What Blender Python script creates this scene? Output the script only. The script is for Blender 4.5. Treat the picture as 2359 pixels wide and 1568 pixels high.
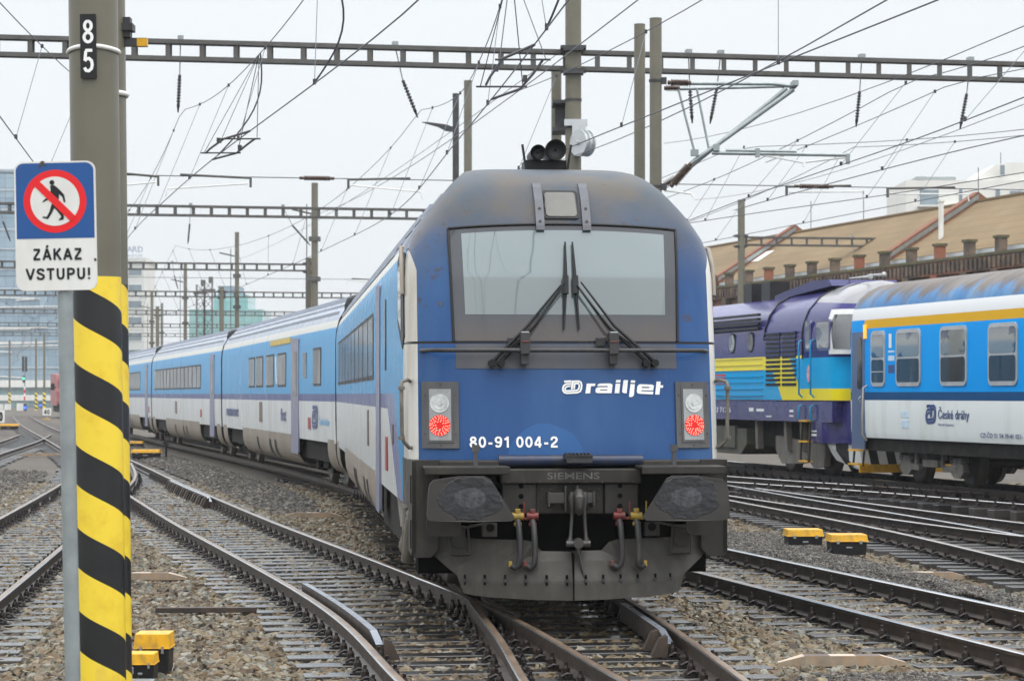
import bpy, math, random
import numpy as np
from mathutils import Vector, Matrix, noise as mnoise
R = math.radians
random.seed(7)
for o in list(bpy.data.objects): bpy.data.objects.remove(o)
SC = bpy.context.scene
COL = SC.collection
# ---------------- camera ----------------
CAMZ = 1.95                      # eye height above the rail heads (z = 0)
cam = bpy.data.cameras.new('camera'); camo = bpy.data.objects.new('camera', cam); COL.objects.link(camo)
camo.location = (0, 0, CAMZ); camo.rotation_euler = (R(90), 0, 0)
cam.sensor_width = 36; cam.lens = 36*5580/2359; cam.shift_y = 0.0523
cam.clip_start = 0.5; cam.clip_end = 5000
cam.dof.use_dof = True; cam.dof.focus_distance = 21.5; cam.dof.aperture_fstop = 6.3
SC.camera = camo
# ---------------- world: overcast sky ----------------
W = bpy.data.worlds.new('World'); SC.world = W; W.use_nodes = True
wn = W.node_tree; wn.nodes.clear()
sky = wn.nodes.new('ShaderNodeTexSky'); sky.sky_type = 'NISHITA'; sky.sun_disc = False
sky.sun_elevation = R(66); sky.sun_rotation = R(145); sky.dust_density = 4
bg1 = wn.nodes.new('ShaderNodeBackground'); bg1.inputs[1].default_value = 0.05
hs = wn.nodes.new('ShaderNodeHueSaturation'); hs.inputs['Saturation'].default_value = 0.25
wn.links.new(sky.outputs[0], hs.inputs['Color']); wn.links.new(hs.outputs[0], bg1.inputs[0])
tc = wn.nodes.new('ShaderNodeTexCoord'); sx = wn.nodes.new('ShaderNodeSeparateXYZ'); wn.links.new(tc.outputs['Generated'], sx.inputs[0])
rp = wn.nodes.new('ShaderNodeValToRGB'); wn.links.new(sx.outputs['Z'], rp.inputs[0])
el = rp.color_ramp.elements
el[0].position = 0.0; el[0].color = (0.725, 0.765, 0.79, 1)
el[1].position = 1.0; el[1].color = (2.5, 2.56, 2.62, 1)
e = el.new(0.16); e.color = (0.735, 0.775, 0.80, 1)
e = el.new(0.3); e.color = (1.2, 1.25, 1.29, 1)
e = el.new(0.6); e.color = (2.05, 2.1, 2.15, 1)
bg2 = wn.nodes.new('ShaderNodeBackground'); wn.links.new(rp.outputs[0], bg2.inputs[0]); bg2.inputs[1].default_value = 1.0
ad = wn.nodes.new('ShaderNodeAddShader'); wn.links.new(bg1.outputs[0], ad.inputs[0]); wn.links.new(bg2.outputs[0], ad.inputs[1])
wo = wn.nodes.new('ShaderNodeOutputWorld'); wn.links.new(ad.outputs[0], wo.inputs[0])
# ---------------- sun through cloud ----------------
sl = bpy.data.lights.new('sun', 'SUN'); sl.energy = 0.7; sl.angle = R(40); sl.color = (1, 0.97, 0.92)
so = bpy.data.objects.new('sun', sl); COL.objects.link(so)
so.rotation_euler = (R(24), 0, R(35)); so.location = (0, 0, 60)
SC.view_settings.view_transform = 'Standard'; SC.view_settings.look = 'None'
SC.view_settings.exposure = 0.0; SC.view_settings.gamma = 1.0
SC.cycles.use_denoising = True
SC.cycles.max_bounces = 6; SC.cycles.diffuse_bounces = 3; SC.cycles.glossy_bounces = 3; SC.cycles.transmission_bounces = 4
SC.cycles.volume_bounces = 0

# ================= helpers =================
def px(x, y, d): return ((x-1179.5)*d/5580, d, CAMZ+(907-y)*d/5580)   # survey of the photo at a known distance

class NT:
    def __init__(s, name):
        s.m = bpy.data.materials.new(name); s.m.use_nodes = True; s.t = s.m.node_tree
        s.b = s.t.nodes['Principled BSDF']; s.co = s.n('ShaderNodeTexCoord').outputs['Object']; s._sep = None
    def n(s, t): return s.t.nodes.new(t)
    def lk(s, v, sock):
        if isinstance(v, bpy.types.NodeSocket): s.t.links.new(v, sock)
        elif isinstance(v, (tuple, list)): sock.default_value = tuple(v)+((1,) if len(v) == 3 and len(sock.default_value) == 4 else ())
        else: sock.default_value = v
    def xyz(s):
        if s._sep is None:
            q = s.n('ShaderNodeSeparateXYZ'); s.t.links.new(s.co, q.inputs[0]); s._sep = q.outputs
        return s._sep
    def math(s, op, a, b=0.0, c=None):
        q = s.n('ShaderNodeMath'); q.operation = op; s.lk(a, q.inputs[0]); s.lk(b, q.inputs[1])
        if c is not None: s.lk(c, q.inputs[2])
        return q.outputs[0]
    def gt(s, a, b): return s.math('GREATER_THAN', a, b)
    def lt(s, a, b): return s.math('LESS_THAN', a, b)
    def mul(s, *a):
        r = a[0]
        for q in a[1:]: r = s.math('MULTIPLY', r, q)
        return r
    def add(s, a, b): return s.math('ADD', a, b)
    def mx(s, a, b): return s.math('MAXIMUM', a, b)
    def step(s, v, lo, hi):
        q = s.n('ShaderNodeMapRange'); q.interpolation_type = 'SMOOTHSTEP'; s.lk(v, q.inputs[0]); s.lk(lo, q.inputs[1]); s.lk(hi, q.inputs[2]); return q.outputs[0]
    def mix(s, f, a, b, mode='MIX'):
        q = s.n('ShaderNodeMix'); q.data_type = 'RGBA'; q.blend_type = mode
        s.lk(f, q.inputs[0]); s.lk(a, q.inputs[6]); s.lk(b, q.inputs[7]); return q.outputs[2]
    def mapv(s, scale=(1, 1, 1)):
        q = s.n('ShaderNodeMapping'); s.t.links.new(s.co, q.inputs[0]); q.inputs['Scale'].default_value = scale; return q.outputs[0]
    def noise(s, scale, detail=4, rough=0.55, st=None, out=0):
        q = s.n('ShaderNodeTexNoise'); s.t.links.new(s.mapv(st) if st else s.co, q.inputs['Vector'])
        q.inputs['Scale'].default_value = scale; q.inputs['Detail'].default_value = detail; q.inputs['Roughness'].default_value = rough
        return q.outputs[out]
    def vor(s, scale, st=None, out='Color', rand=1):
        q = s.n('ShaderNodeTexVoronoi'); s.t.links.new(s.mapv(st) if st else s.co, q.inputs['Vector'])
        q.inputs['Scale'].default_value = scale; q.inputs['Randomness'].default_value = rand; return q.outputs[out]
    def ramp(s, f, stops):
        q = s.n('ShaderNodeValToRGB'); s.lk(f, q.inputs[0]); e = q.color_ramp.elements
        while len(e) < len(stops): e.new(0.5)
        for k, (p, c) in enumerate(stops): e[k].position = p; e[k].color = tuple(c)+(1,)
        return q.outputs[0]
    def bump(s, h, st=0.3, dist=0.01):
        q = s.n('ShaderNodeBump'); s.lk(h, q.inputs['Height']); q.inputs['Strength'].default_value = st; q.inputs['Distance'].default_value = dist
        s.t.links.new(q.outputs[0], s.b.inputs['Normal'])
    def fin(s, col, rough=0.5, metal=0.0, spec=0.5, coat=0.0):
        s.lk(col, s.b.inputs['Base Color']); s.lk(rough, s.b.inputs['Roughness']); s.lk(metal, s.b.inputs['Metallic'])
        s.b.inputs['Specular IOR Level'].default_value = spec; s.b.inputs['Coat Weight'].default_value = coat if not s.b.inputs['Coat Weight'].is_linked else 0.0; s.b.inputs['Coat Roughness'].default_value = 0.08
        return s.m

def mat(name, col, rough=0.5, metal=0.0, var=0.18, scale=5, dirt=None, damt=0.4, dscale=3, dst=(1, 1, 0.25), bump=0, bscale=60, spec=0.5, coat=0.0):
    n = NT(name)
    nz = n.noise(scale, 5)
    dark = tuple(c*(1-var) for c in col); lite = tuple(min(1, c*(1+var)) for c in col)
    c = n.ramp(nz, [(0.3, dark), (0.7, lite)])
    if dirt:
        d = n.noise(dscale, 6, 0.62, st=dst)
        c = n.mix(n.mul(n.step(d, 0.42, 0.72), damt), c, dirt)
    r = n.math('MULTIPLY_ADD', n.noise(scale*2.3, 3), 0.25, rough-0.125)
    if bump: n.bump(n.noise(bscale, 4), bump)
    return n.fin(c, r, metal, spec, coat)

def emis(name, col, st):
    n = NT(name); n.b.inputs['Emission Color'].default_value = tuple(col)+(1,); n.b.inputs['Emission Strength'].default_value = st
    return n.fin(col, 0.3)

class MB:
    def __init__(s): s.v = []; s.f = []; s.m = []; s.s = []
    def add(s, v, f, m=0, sm=False, M=None):
        b = len(s.v)
        s.v += [tuple(M @ Vector(p)) for p in v] if M is not None else [tuple(p) for p in v]
        s.f += [tuple(i+b for i in q) for q in f]
        s.m += [m]*len(f) if not isinstance(m, list) else m
        s.s += [sm]*len(f)
        return s
    def box(s, c, d, m=0, rz=0, M=None, taper=1.0):
        x, y, z = [k/2 for k in d]
        v = [(sx*x*(taper if sz > 0 else 1), sy*y*(taper if sz > 0 else 1), sz*z) for sz in (-1, 1) for sx, sy in ((-1, -1), (1, -1), (1, 1), (-1, 1))]
        Q = Matrix.Translation(c) @ (Matrix.Rotation(rz, 4, 'Z') if rz else Matrix.Identity(4))
        if M is not None: Q = M @ Q
        return s.add(v, [(3, 2, 1, 0), (4, 5, 6, 7), (0, 1, 5, 4), (1, 2, 6, 5), (2, 3, 7, 6), (3, 0, 4, 7)], m, False, Q)
    def bb(s, x0, x1, y0, y1, z0, z1, m=0): return s.box(((x0+x1)/2, (y0+y1)/2, (z0+z1)/2), (abs(x1-x0), abs(y1-y0), abs(z1-z0)), m)
    def frame(s, p, q):
        p = Vector(p); q = Vector(q); t = (q-p).normalized()
        a = Vector((0, 0, 1)) if abs(t.z) < 0.95 else Vector((1, 0, 0))
        u = t.cross(a).normalized(); w = u.cross(t).normalized()
        return p, q, t, u, w
    def bar(s, p, q, wd, h, m=0):
        p, q, t, u, w = s.frame(p, q)
        v = [tuple(e+u*a*wd/2+w*b*h/2) for e in (p, q) for a, b in ((-1, -1), (1, -1), (1, 1), (-1, 1))]
        return s.add(v, [(0, 1, 2, 3), (7, 6, 5, 4), (0, 4, 5, 1), (1, 5, 6, 2), (2, 6, 7, 3), (3, 7, 4, 0)], m)
    def cyl(s, p, q, r0, r1=None, n=12, m=0, cap=True, sm=True):
        r1 = r0 if r1 is None else r1
        p, q, t, u, w = s.frame(p, q)
        v = []
        for e, r in ((p, r0), (q, r1)):
            for k in range(n):
                a = 2*math.pi*k/n; v.append(tuple(e+(u*math.cos(a)+w*math.sin(a))*r))
        s.add(v, [(k, (k+1) % n, n+(k+1) % n, n+k) for k in range(n)], m, sm)
        if cap:
            s.add(v[:n], [tuple(range(n-1, -1, -1))], m); s.add(v[n:], [tuple(range(n))], m)
        return s
    def tube(s, pts, r, n=6, m=0, sm=True):
        pts = [Vector(p) for p in pts]; N = len(pts); v = []; pu = None
        rr = r if isinstance(r, (list, tuple)) else [r]*N
        for i, p in enumerate(pts):
            t = (pts[min(i+1, N-1)]-pts[max(i-1, 0)]).normalized()
            if pu is None:
                a = Vector((0, 0, 1)) if abs(t.z) < 0.9 else Vector((1, 0, 0)); u = t.cross(a).normalized()
            else: u = (pu-t*pu.dot(t)).normalized()
            pu = u; w = t.cross(u)
            for k in range(n):
                a = 2*math.pi*k/n; v.append(tuple(p+(u*math.cos(a)+w*math.sin(a))*rr[i]))
        f = [(i*n+k, i*n+(k+1) % n, (i+1)*n+(k+1) % n, (i+1)*n+k) for i in range(N-1) for k in range(n)]
        s.add(v, f, m, sm); s.add(v[:n], [tuple(range(n-1, -1, -1))], m); s.add(v[-n:], [tuple(range(n))], m)
        return s
    def lathe(s, p, q, prof, n=12, m=0):       # prof: (t along p->q, radius)
        p, q, t, u, w = s.frame(p, q); L = (q-p).length; v = []
        for a, r in prof:
            for k in range(n):
                b = 2*math.pi*k/n; v.append(tuple(p+t*L*a+(u*math.cos(b)+w*math.sin(b))*r))
        N = len(prof)
        return s.add(v, [(i*n+k, i*n+(k+1) % n, (i+1)*n+(k+1) % n, (i+1)*n+k) for i in range(N-1) for k in range(n)], m, True)
    def prism(s, poly, fr, bk, m=0, ms=None):   # poly of 2D points; fr/bk map (a,b)->3D for the two faces
        n = len(poly); v = [fr(*p) for p in poly]+[bk(*p) for p in poly]
        s.add(v, [tuple(range(n)), tuple(range(2*n-1, n-1, -1))], m)
        return s.add(v, [(k, n+k, n+(k+1) % n, (k+1) % n) for k in range(n)], m if ms is None else ms)
    def grid(s, fn, us, vs, m=0, sm=True):
        v = [fn(a, b) for b in vs for a in us]; n = len(us)
        return s.add(v, [(j*n+i, j*n+i+1, (j+1)*n+i+1, (j+1)*n+i) for j in range(len(vs)-1) for i in range(n-1)], m, sm)
    def quad(s, a, b, c, d, m=0): return s.add([a, b, c, d], [(0, 1, 2, 3)], m)
    def build(s, name, mats, parent=None, bevel=0, loc=None, rz=0):
        me = bpy.data.meshes.new(name); me.from_pydata(s.v, [], s.f)
        for q in (mats if isinstance(mats, (list, tuple)) else [mats]): me.materials.append(q)
        me.polygons.foreach_set('material_index', s.m); me.polygons.foreach_set('use_smooth', s.s); me.update()
        o = bpy.data.objects.new(name, me); COL.objects.link(o)
        if parent: o.parent = parent
        if loc: o.location = loc
        if rz: o.rotation_euler.z = rz
        if bevel:
            b = o.modifiers.new('bevel', 'BEVEL'); b.width = bevel; b.segments = 2; b.limit_method = 'ANGLE'; b.angle_limit = R(40)
        return o

def tag(o, label=None, cat=None, group=None, kind=None):
    if label: o['label'] = label
    if cat: o['category'] = cat
    if group: o['group'] = group
    if kind: o['kind'] = kind
    return o
def empty(name, loc, label, cat, group=None, rz=0):
    o = bpy.data.objects.new(name, None); COL.objects.link(o); o.location = loc; o.rotation_euler.z = rz; o.empty_display_size = 0.3
    return tag(o, label, cat, group)
def dup(o, parent=None, loc=None, rz=None, label=None):
    c = o.copy(); COL.objects.link(c)
    if parent: c.parent = parent
    if loc is not None: c.location = loc
    if rz is not None: c.rotation_euler.z = rz
    if label: c['label'] = label
    for ch in o.children: dup(ch, c)
    return c

def text2d(body, bold=0.0, shear=0.0):        # normalised outline mesh of a word, unit box
    cu = bpy.data.curves.new('word', 'FONT'); cu.body = body; cu.offset = bold; cu.shear = shear; cu.resolution_u = 4
    ob = bpy.data.objects.new('word', cu); me = bpy.data.meshes.new_from_object(ob)
    v = np.array([q.co[:2] for q in me.vertices]); f = [tuple(p.vertices) for p in me.polygons]
    bpy.data.objects.remove(ob); bpy.data.meshes.remove(me); bpy.data.curves.remove(cu)
    v = (v-v.min(0))/(v.max(0)-v.min(0)); return v.tolist(), f
def word(mb, body, fn, u0, u1, v0, v1, bold=0.0, shear=0.0, m=0):   # fn(u,v) -> 3D
    v, f = text2d(body, bold, shear)
    return mb.add([fn(u0+(u1-u0)*a, v0+(v1-v0)*b) for a, b in v], f, m)
def stroke(mb, pts, w, fn, m=0):              # flat painted band along a 2D line
    P = [np.array(p, float) for p in pts]; N = len(P); L = []; Q = []
    for i in range(N):
        t = P[min(i+1, N-1)]-P[max(i-1, 0)]; t = t/np.linalg.norm(t); n = np.array([-t[1], t[0]]); k = 1.0
        if 0 < i < N-1:
            t0 = P[i]-P[i-1]; t0 = t0/np.linalg.norm(t0); k = 1/max(0.6, abs(np.dot(n, np.array([-t0[1], t0[0]]))))
        L.append(P[i]+n*w/2*k); Q.append(P[i]-n*w/2*k)
    v = [fn(*p) for p in L]+[fn(*p) for p in Q]
    mb.add(v, [(i, i+1, N+i+1, N+i) for i in range(N-1)], m)
def ell(cx, cy, rx, ry, n=22): return [(cx+rx*math.sin(2*math.pi*k/n), cy+ry*math.cos(2*math.pi*k/n)) for k in range(n+1)]
GLY = {'0': (.56, [ell(.28, .5, .2, .42)]), '8': (.56, [ell(.28, .27, .2, .19), ell(.28, .735, .17, .185)]),
 '9': (.56, [ell(.28, .69, .2, .23), [(.48, .69), (.48, .55), (.46, .33), (.4, .15), (.27, .08), (.15, .11), (.09, .23)]]),
 '1': (.44, [[(.3, 0), (.3, 1)], [(.06, .74), (.2, .79), (.3, .93)]]),
 '2': (.56, [[(.08, .66), (.1, .8), (.17, .89), (.28, .92), (.41, .88), (.48, .75), (.45, .6), (.31, .43), (.15, .27), (.08, .1)], [(.03, .08), (.53, .08)]]),
 '4': (.58, [[(.4, 0), (.4, 1)], [(.37, .97), (.06, .30)], [(.02, .26), (.55, .26)]]),
 '5': (.56, [[(.13, .92), (.49, .92)], [(.16, .9), (.11, .5)], [(.1, .49), (.2, .58), (.32, .59), (.44, .5), (.48, .34), (.44, .18), (.3, .08), (.17, .1), (.08, .22)]]),
 '-': (.4, [[(.05, .37), (.35, .37)]]), ' ': (.25, []), '!': (.24, [[(.12, 1), (.12, .32)], [(.12, .15), (.12, 0)]]),
 'Z': (.64, [[(.06, .92), (.58, .92)], [(.54, .86), (.1, .14)], [(.05, .08), (.6, .08)]]), 'A': (.68, [[(.05, 0), (.34, 1)], [(.34, 1), (.63, 0)], [(.16, .32), (.52, .32)]]),
 'K': (.66, [[(.1, 0), (.1, 1)], [(.57, 1), (.13, .42)], [(.27, .58), (.6, 0)]]), 'V': (.66, [[(.04, 1), (.33, .02)], [(.33, .02), (.62, 1)]]),
 'S': (.64, [[(.55, .72), (.5, .87), (.32, .93), (.15, .88), (.09, .73), (.17, .59), (.42, .48), (.55, .38), (.55, .2), (.44, .09), (.28, .07), (.13, .13), (.07, .29)]]),
 'T': (.62, [[(.02, .92), (.6, .92)], [(.31, .9), (.31, 0)]]), 'U': (.66, [[(.1, 1), (.1, .35), (.16, .15), (.32, .07), (.48, .15), (.54, .35), (.54, 1)]]),
 'P': (.64, [[(.1, 0), (.1, 1)], [(.1, .93), (.38, .93), (.52, .85), (.55, .72), (.5, .55), (.36, .47), (.1, .47)]])}
GLY['\u00c1'] = (.68, GLY['A'][1]+[[(.3, 1.1), (.42, 1.3)]])
def signword(mb, body, fn, u0, u1, v0, v1, th=.15, m=0, gap=.1):     # fn(u, v, level) -> 3D; strokes of a plain sans letter
    tot = sum(GLY[c][0]+gap for c in body)-gap; sx_ = (u1-u0)/tot; sz_ = v1-v0; x = 0; lv = 0
    for c in body:
        for st in GLY[c][1]:
            lv += 1; q = [((x+a)*sx_*1.0, b*sz_) for a, b in st]; stroke(mb, q, th*sz_, lambda a, b, l=lv: fn(u0+a, v0+b, l*.00012), m)
        x += GLY[c][0]+gap
LOGO = [([(395, 245), (310, 248), (265, 275), (245, 320), (245, 360), (270, 400), (310, 412), (510, 402), (555, 380), (580, 330), (588, 270), (575, 215), (540, 198), (424, 201), (405, 345)], 32),
        ([(385, 285), (325, 290), (290, 315), (280, 350), (295, 372), (330, 372), (505, 362), (535, 330), (545, 270), (530, 238), (460, 238), (447, 340)], 28),
        ([(270, 205), (400, 198)], 38)]
def circ(n, r, c=(0, 0), sq=1.0): return [(c[0]+r*math.cos(2*math.pi*k/n), c[1]+r*sq*math.sin(2*math.pi*k/n)) for k in range(n)]
def rrect(x0, x1, y0, y1, r, n=5):
    p = []
    for cx, cy, a in ((x1-r, y1-r, 0), (x0+r, y1-r, 90), (x0+r, y0+r, 180), (x1-r, y0+r, 270)):
        p += [(cx+r*math.cos(R(a+90*k/n)), cy+r*math.sin(R(a+90*k/n))) for k in range(n+1)]
    return p
def spline(pts, step=1.0):                    # Catmull-Rom through (X,d) points, resampled by arc length
    P = [np.array(p, float) for p in pts]; P = [2*P[0]-P[1]]+P+[2*P[-1]-P[-2]]; out = []
    for i in range(1, len(P)-2):
        a, b, c, d = P[i-1:i+3]
        for t in np.linspace(0, 1, 40, endpoint=False):
            out.append(0.5*((2*b)+(-a+c)*t+(2*a-5*b+4*c-d)*t*t+(-a+3*b-3*c+d)*t**3))
    out.append(P[-2]); out = np.array(out)
    s = np.r_[0, np.cumsum(np.linalg.norm(np.diff(out, axis=0), axis=1))]
    q = np.arange(0, s[-1], step)
    return np.c_[np.interp(q, s, out[:, 0]), np.interp(q, s, out[:, 1])]
def normals(P):
    t = np.gradient(P, axis=0); t /= np.linalg.norm(t, axis=1)[:, None]
    return t, np.c_[t[:, 1], -t[:, 0]]        # tangent, right-hand normal
def xat(P, d): return float(np.interp(d, P[:, 1], P[:, 0]))
# ================= materials =================
M_rust = mat('rail_side', (0.036, 0.026, 0.021), 0.5, 0.1, 0.3, 4, (0.10, 0.065, 0.04), 0.5, 6)
def railhead():
    n = NT('rail_head'); c = n.ramp(n.noise(2, 4), [(0.3, (0.13, 0.085, 0.055)), (0.7, (0.27, 0.195, 0.14))])
    return n.fin(c, n.math('MULTIPLY_ADD', n.noise(5, 3), 0.25, 0.2), 0.35)
M_head = railhead()
def railworn():
    n = NT('rail_head_bright'); return n.fin(n.ramp(n.noise(3, 3), [(0.3, (0.48, 0.49, 0.5)), (0.7, (0.66, 0.67, 0.68))]), 0.2, 0.9)
M_bright = railworn()
def timber():
    n = NT('sleeper_wet_timber'); g = n.noise(5, 6, 0.6, st=(0.5, 9, 9))
    c = n.ramp(g, [(0.25, (0.008, 0.007, 0.007)), (0.6, (0.026, 0.024, 0.024)), (0.85, (0.06, 0.058, 0.058))])
    o = n.n('ShaderNodeObjectInfo'); c = n.mix(n.mul(o.outputs['Random'], 0.6), c, (0.05, 0.043, 0.038))
    n.bump(g, 0.3, 0.01); n.lk(n.math('MULTIPLY_ADD', o.outputs['Random'], .5, .25), n.b.inputs['Coat Weight']); return n.fin(c, n.add(n.math('MULTIPLY_ADD', n.noise(9, 3), 0.3, 0.02), n.mul(o.outputs['Random'], .35)), 0, 0.9)
M_timber = timber()
M_clip = mat('fastening_steel', (0.035, 0.03, 0.03), 0.32, 0.5, 0.4, 20, (0.08, 0.05, 0.035), 0.5, 15, (1, 1, 1))
def stone():
    n = NT('ballast_stone'); o = n.n('ShaderNodeObjectInfo')
    c = n.ramp(o.outputs['Random'], [(0.0, (0.022, 0.018, 0.014)), (0.15, (0.115, 0.072, 0.034)), (0.35, (0.19, 0.14, 0.075)), (0.5, (0.06, 0.045, 0.028)), (0.65, (0.24, 0.19, 0.115)), (0.8, (0.075, 0.082, 0.068)), (0.9, (0.29, 0.275, 0.225)), (1.0, (0.12, 0.098, 0.058))])
    c = n.mix(0.5, c, n.ramp(n.noise(40, 3), [(0.3, (0.35, 0.33, 0.3)), (0.7, (1, 1, 1))]), 'MULTIPLY')
    return n.fin(c, 0.55, 0, 0.4)
M_stone = stone()
def groundmat():
    n = NT('ballast_ground'); v = n.vor(16); q = n.n('ShaderNodeSeparateColor'); n.t.links.new(v, q.inputs[0])
    c = n.ramp(q.outputs[0], [(0.0, (0.015, 0.013, 0.011)), (0.3, (0.06, 0.046, 0.03)), (0.6, (0.095, 0.073, 0.048)), (0.8, (0.05, 0.05, 0.044)), (1, (0.125, 0.112, 0.086))])
    c = n.mix(n.step(n.noise(0.35, 4), 0.4, 0.68), c, (0.085, 0.073, 0.062))
    n.bump(n.vor(16, out='Distance'), 0.9, 0.03); return n.fin(c, 0.8)
M_ground = groundmat()
def cinder():
    n = NT('cinder_gravel'); v = n.vor(55); q = n.n('ShaderNodeSeparateColor'); n.t.links.new(v, q.inputs[0])
    c = n.ramp(q.outputs[0], [(0, (0.02, 0.019, 0.018)), (0.5, (0.05, 0.045, 0.042)), (0.85, (0.085, 0.076, 0.07)), (1, (0.16, 0.15, 0.135))])
    c = n.mix(n.step(n.noise(0.8, 5), 0.45, 0.75), c, (0.12, 0.09, 0.065))
    n.bump(n.add(n.vor(55, out='Distance'), n.noise(4, 4)), 0.8, 0.02); return n.fin(c, 0.85)
M_cinder = cinder()
M_mast = mat('mast_olive_grey_paint', (0.14, 0.13, 0.095), 0.5, 0, 0.12, 2.5, (0.10, 0.09, 0.07), 0.35, 4)
M_galv = mat('galvanised_steel', (0.30, 0.335, 0.34), 0.42, 0.45, 0.15, 9, (0.2, 0.2, 0.19), 0.4, 5)
M_gsteel = mat('gantry_grey_steel', (0.085, 0.083, 0.077), 0.55, 0.1, 0.2, 4, (0.07, 0.06, 0.05), 0.4, 3, (1, 1, 1))
M_dsteel = mat('dark_steel', (0.05, 0.05, 0.052), 0.5, 0.3, 0.3, 8)
M_wire = mat('copper_wire_weathered', (0.11, 0.115, 0.13), 0.5, 0.5, 0.1, 3)
M_wirel = mat('thin_rope_wire', (0.26, 0.28, 0.32), 0.5, 0.3, 0.1, 3)
M_insb = mat('brown_porcelain', (0.075, 0.045, 0.032), 0.25, 0, 0.2, 10)
M_insk = mat('black_insulator', (0.02, 0.02, 0.024), 0.35)
M_white = mat('white_paint', (0.72, 0.72, 0.69), 0.45, 0, 0.05, 4, (0.35, 0.33, 0.28), 0.3, 3)
M_wlet = mat('white_lettering', (0.8, 0.8, 0.79), 0.4, 0, 0.04)
M_black = mat('black_paint', (0.013, 0.013, 0.014), 0.45, 0, 0.2, spec=0.3)
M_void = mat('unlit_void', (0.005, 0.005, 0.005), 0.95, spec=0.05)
M_yellow = mat('signal_yellow_paint', (0.78, 0.41, 0.012), 0.4, 0, 0.1, 5, (0.20, 0.13, 0.05), 0.6, 11, (1, 1, .6))
M_rubber = mat('black_rubber', (0.022, 0.022, 0.024), 0.55, 0, 0.3, 12, (0.09, 0.085, 0.075), 0.5, 6)
M_glassd = mat('dark_glass', (0.03, 0.036, 0.04), 0.06, 0, 0.3, 1.2, spec=0.9, coat=1)
M_under = mat('underframe_grime', (0.014, 0.013, 0.012), 0.8, 0, 0.35, 5, (0.05, 0.043, 0.036), 0.5, 4, (1, 1, 1), spec=0.2)
M_fframe = mat('headstock_dusty_grey', (0.021, 0.019, 0.016), 0.55, 0.1, 0.2, 4, (0.058, 0.050, 0.038), 0.6, 4, (1, 1, 0.35), 0.1, 90)
M_red = mat('red_valve_paint', (0.17, 0.024, 0.02), 0.55, 0, 0.3, 15, (0.07, 0.05, 0.04), 0.7, 12, (1, 1, 1))
M_yval = mat('yellow_valve_paint', (0.36, 0.24, 0.025), 0.5, 0, 0.2, 15, (0.1, 0.08, 0.05), 0.5, 12, (1, 1, 1))

# ================= ground =================
g = MB(); g.quad((-900, -60, -0.245), (900, -60, -0.245), (900, 1900, -0.245), (-900, 1900, -0.245))
tag(g.build('ground', M_ground), kind='structure')

# ================= track centre lines (X, distance) =================
TR = {}
TR['main'] = spline([(1.35, 9), (0.845, 16.46), (0.51, 21.2), (-0.62, 34), (-2.07, 47.9), (-4.5, 60.5), (-7.4, 73.5), (-13.3, 98.9), (-19.2, 124.6), (-31, 175), (-43, 225)], 0.5)
TR['lead'] = spline([(1.1, 10), (0.02, 16.46), (-1.2, 23.4), (-4.33, 36.7), (-6.3, 45.4), (-8.07, 53.3), (-12.1, 72), (-18.3, 100), (-30, 152), (-44, 217), (-64, 310)], 0.5)
TR['west'] = spline([(-4.6, 12.5), (-5.0, 16.5), (-5.7, 23.4), (-7.34, 38.2), (-8.97, 51.9), (-9.95, 59.1), (-11.7, 69.5)], 0.5)
TR['cross'] = spline([(-13.2, 50), (-14.5, 58), (-17.6, 79.6), (-20.4, 100), (-23.2, 118)], 0.5)
TR['siding'] = spline([(6.05, 12), (4.95, 17), (3.84, 22.07), (2.02, 30.5), (0.75, 36.5), (-0.95, 45)], 0.5)
TR['east'] = spline([(7.6, 17), (7.1, 22), (6.57, 27.7), (5.93, 34.7), (4.67, 43.7), (3.75, 51), (2.4, 61), (0.2, 76)], 0.5)
TR['fan'] = spline([(10.4, 24), (8.5, 30), (7.3, 34), (6.4, 37.9), (4.95, 45.2), (4.2, 49.5)], 0.5)
TR['upper'] = spline([(12.3, 32.5), (9.27, 40.7), (7.5, 45.9), (5.3, 51.05), (3.2, 56.5), (0.5, 64)], 0.5)
TR['yard'] = spline([(13.6, 27.8), (8.9, 47.1), (8.26, 49.72), (3.27, 70.2), (0, 83.6)], 0.5)
TZ = dict(main=0.0, lead=-0.003, west=-0.007, cross=-0.010, siding=-0.006, east=0.05, fan=0.046, upper=0.12, yard=0.20)
RAILP = [(.07, -.16), (.07, -.148), (.012, -.125), (.012, -.045), (.034, -.036), (.036, -.010), (.026, -.001), (.012, .0), (-.012, .0), (-.026, -.001), (-.036, -.010), (-.034, -.036), (-.012, -.045), (-.012, -.125), (-.07, -.148), (-.07, -.16)]
RHEAD = {5, 6, 7, 8, 9}
def sweep(mb, P, N, off, z, prof=RAILP, head=RHEAD, sel=None, m0=0, m1=1):
    idx = [i for i in range(len(P)) if sel is None or sel(i)]
    n = len(prof); v = []
    for i in idx:
        c = P[i]+N[i]*off
        v += [(c[0]+N[i][0]*u, c[1]+N[i][1]*u, z+w) for u, w in prof]
    f = []; m = []
    for a in range(len(idx)-1):
        if idx[a+1]-idx[a] > 1: continue
        for k in range(n):
            f.append((a*n+k, (a+1)*n+k, (a+1)*n+(k+1) % n, a*n+(k+1) % n)); m.append((m1 if k in (6, 7, 8) else 2) if k in head else m0)
    f += [tuple(range(n)), tuple(range((len(idx)-1)*n+n-1, (len(idx)-1)*n-1, -1))]; m += [m0, m0]
    mb.add(v, f, m)
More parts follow.
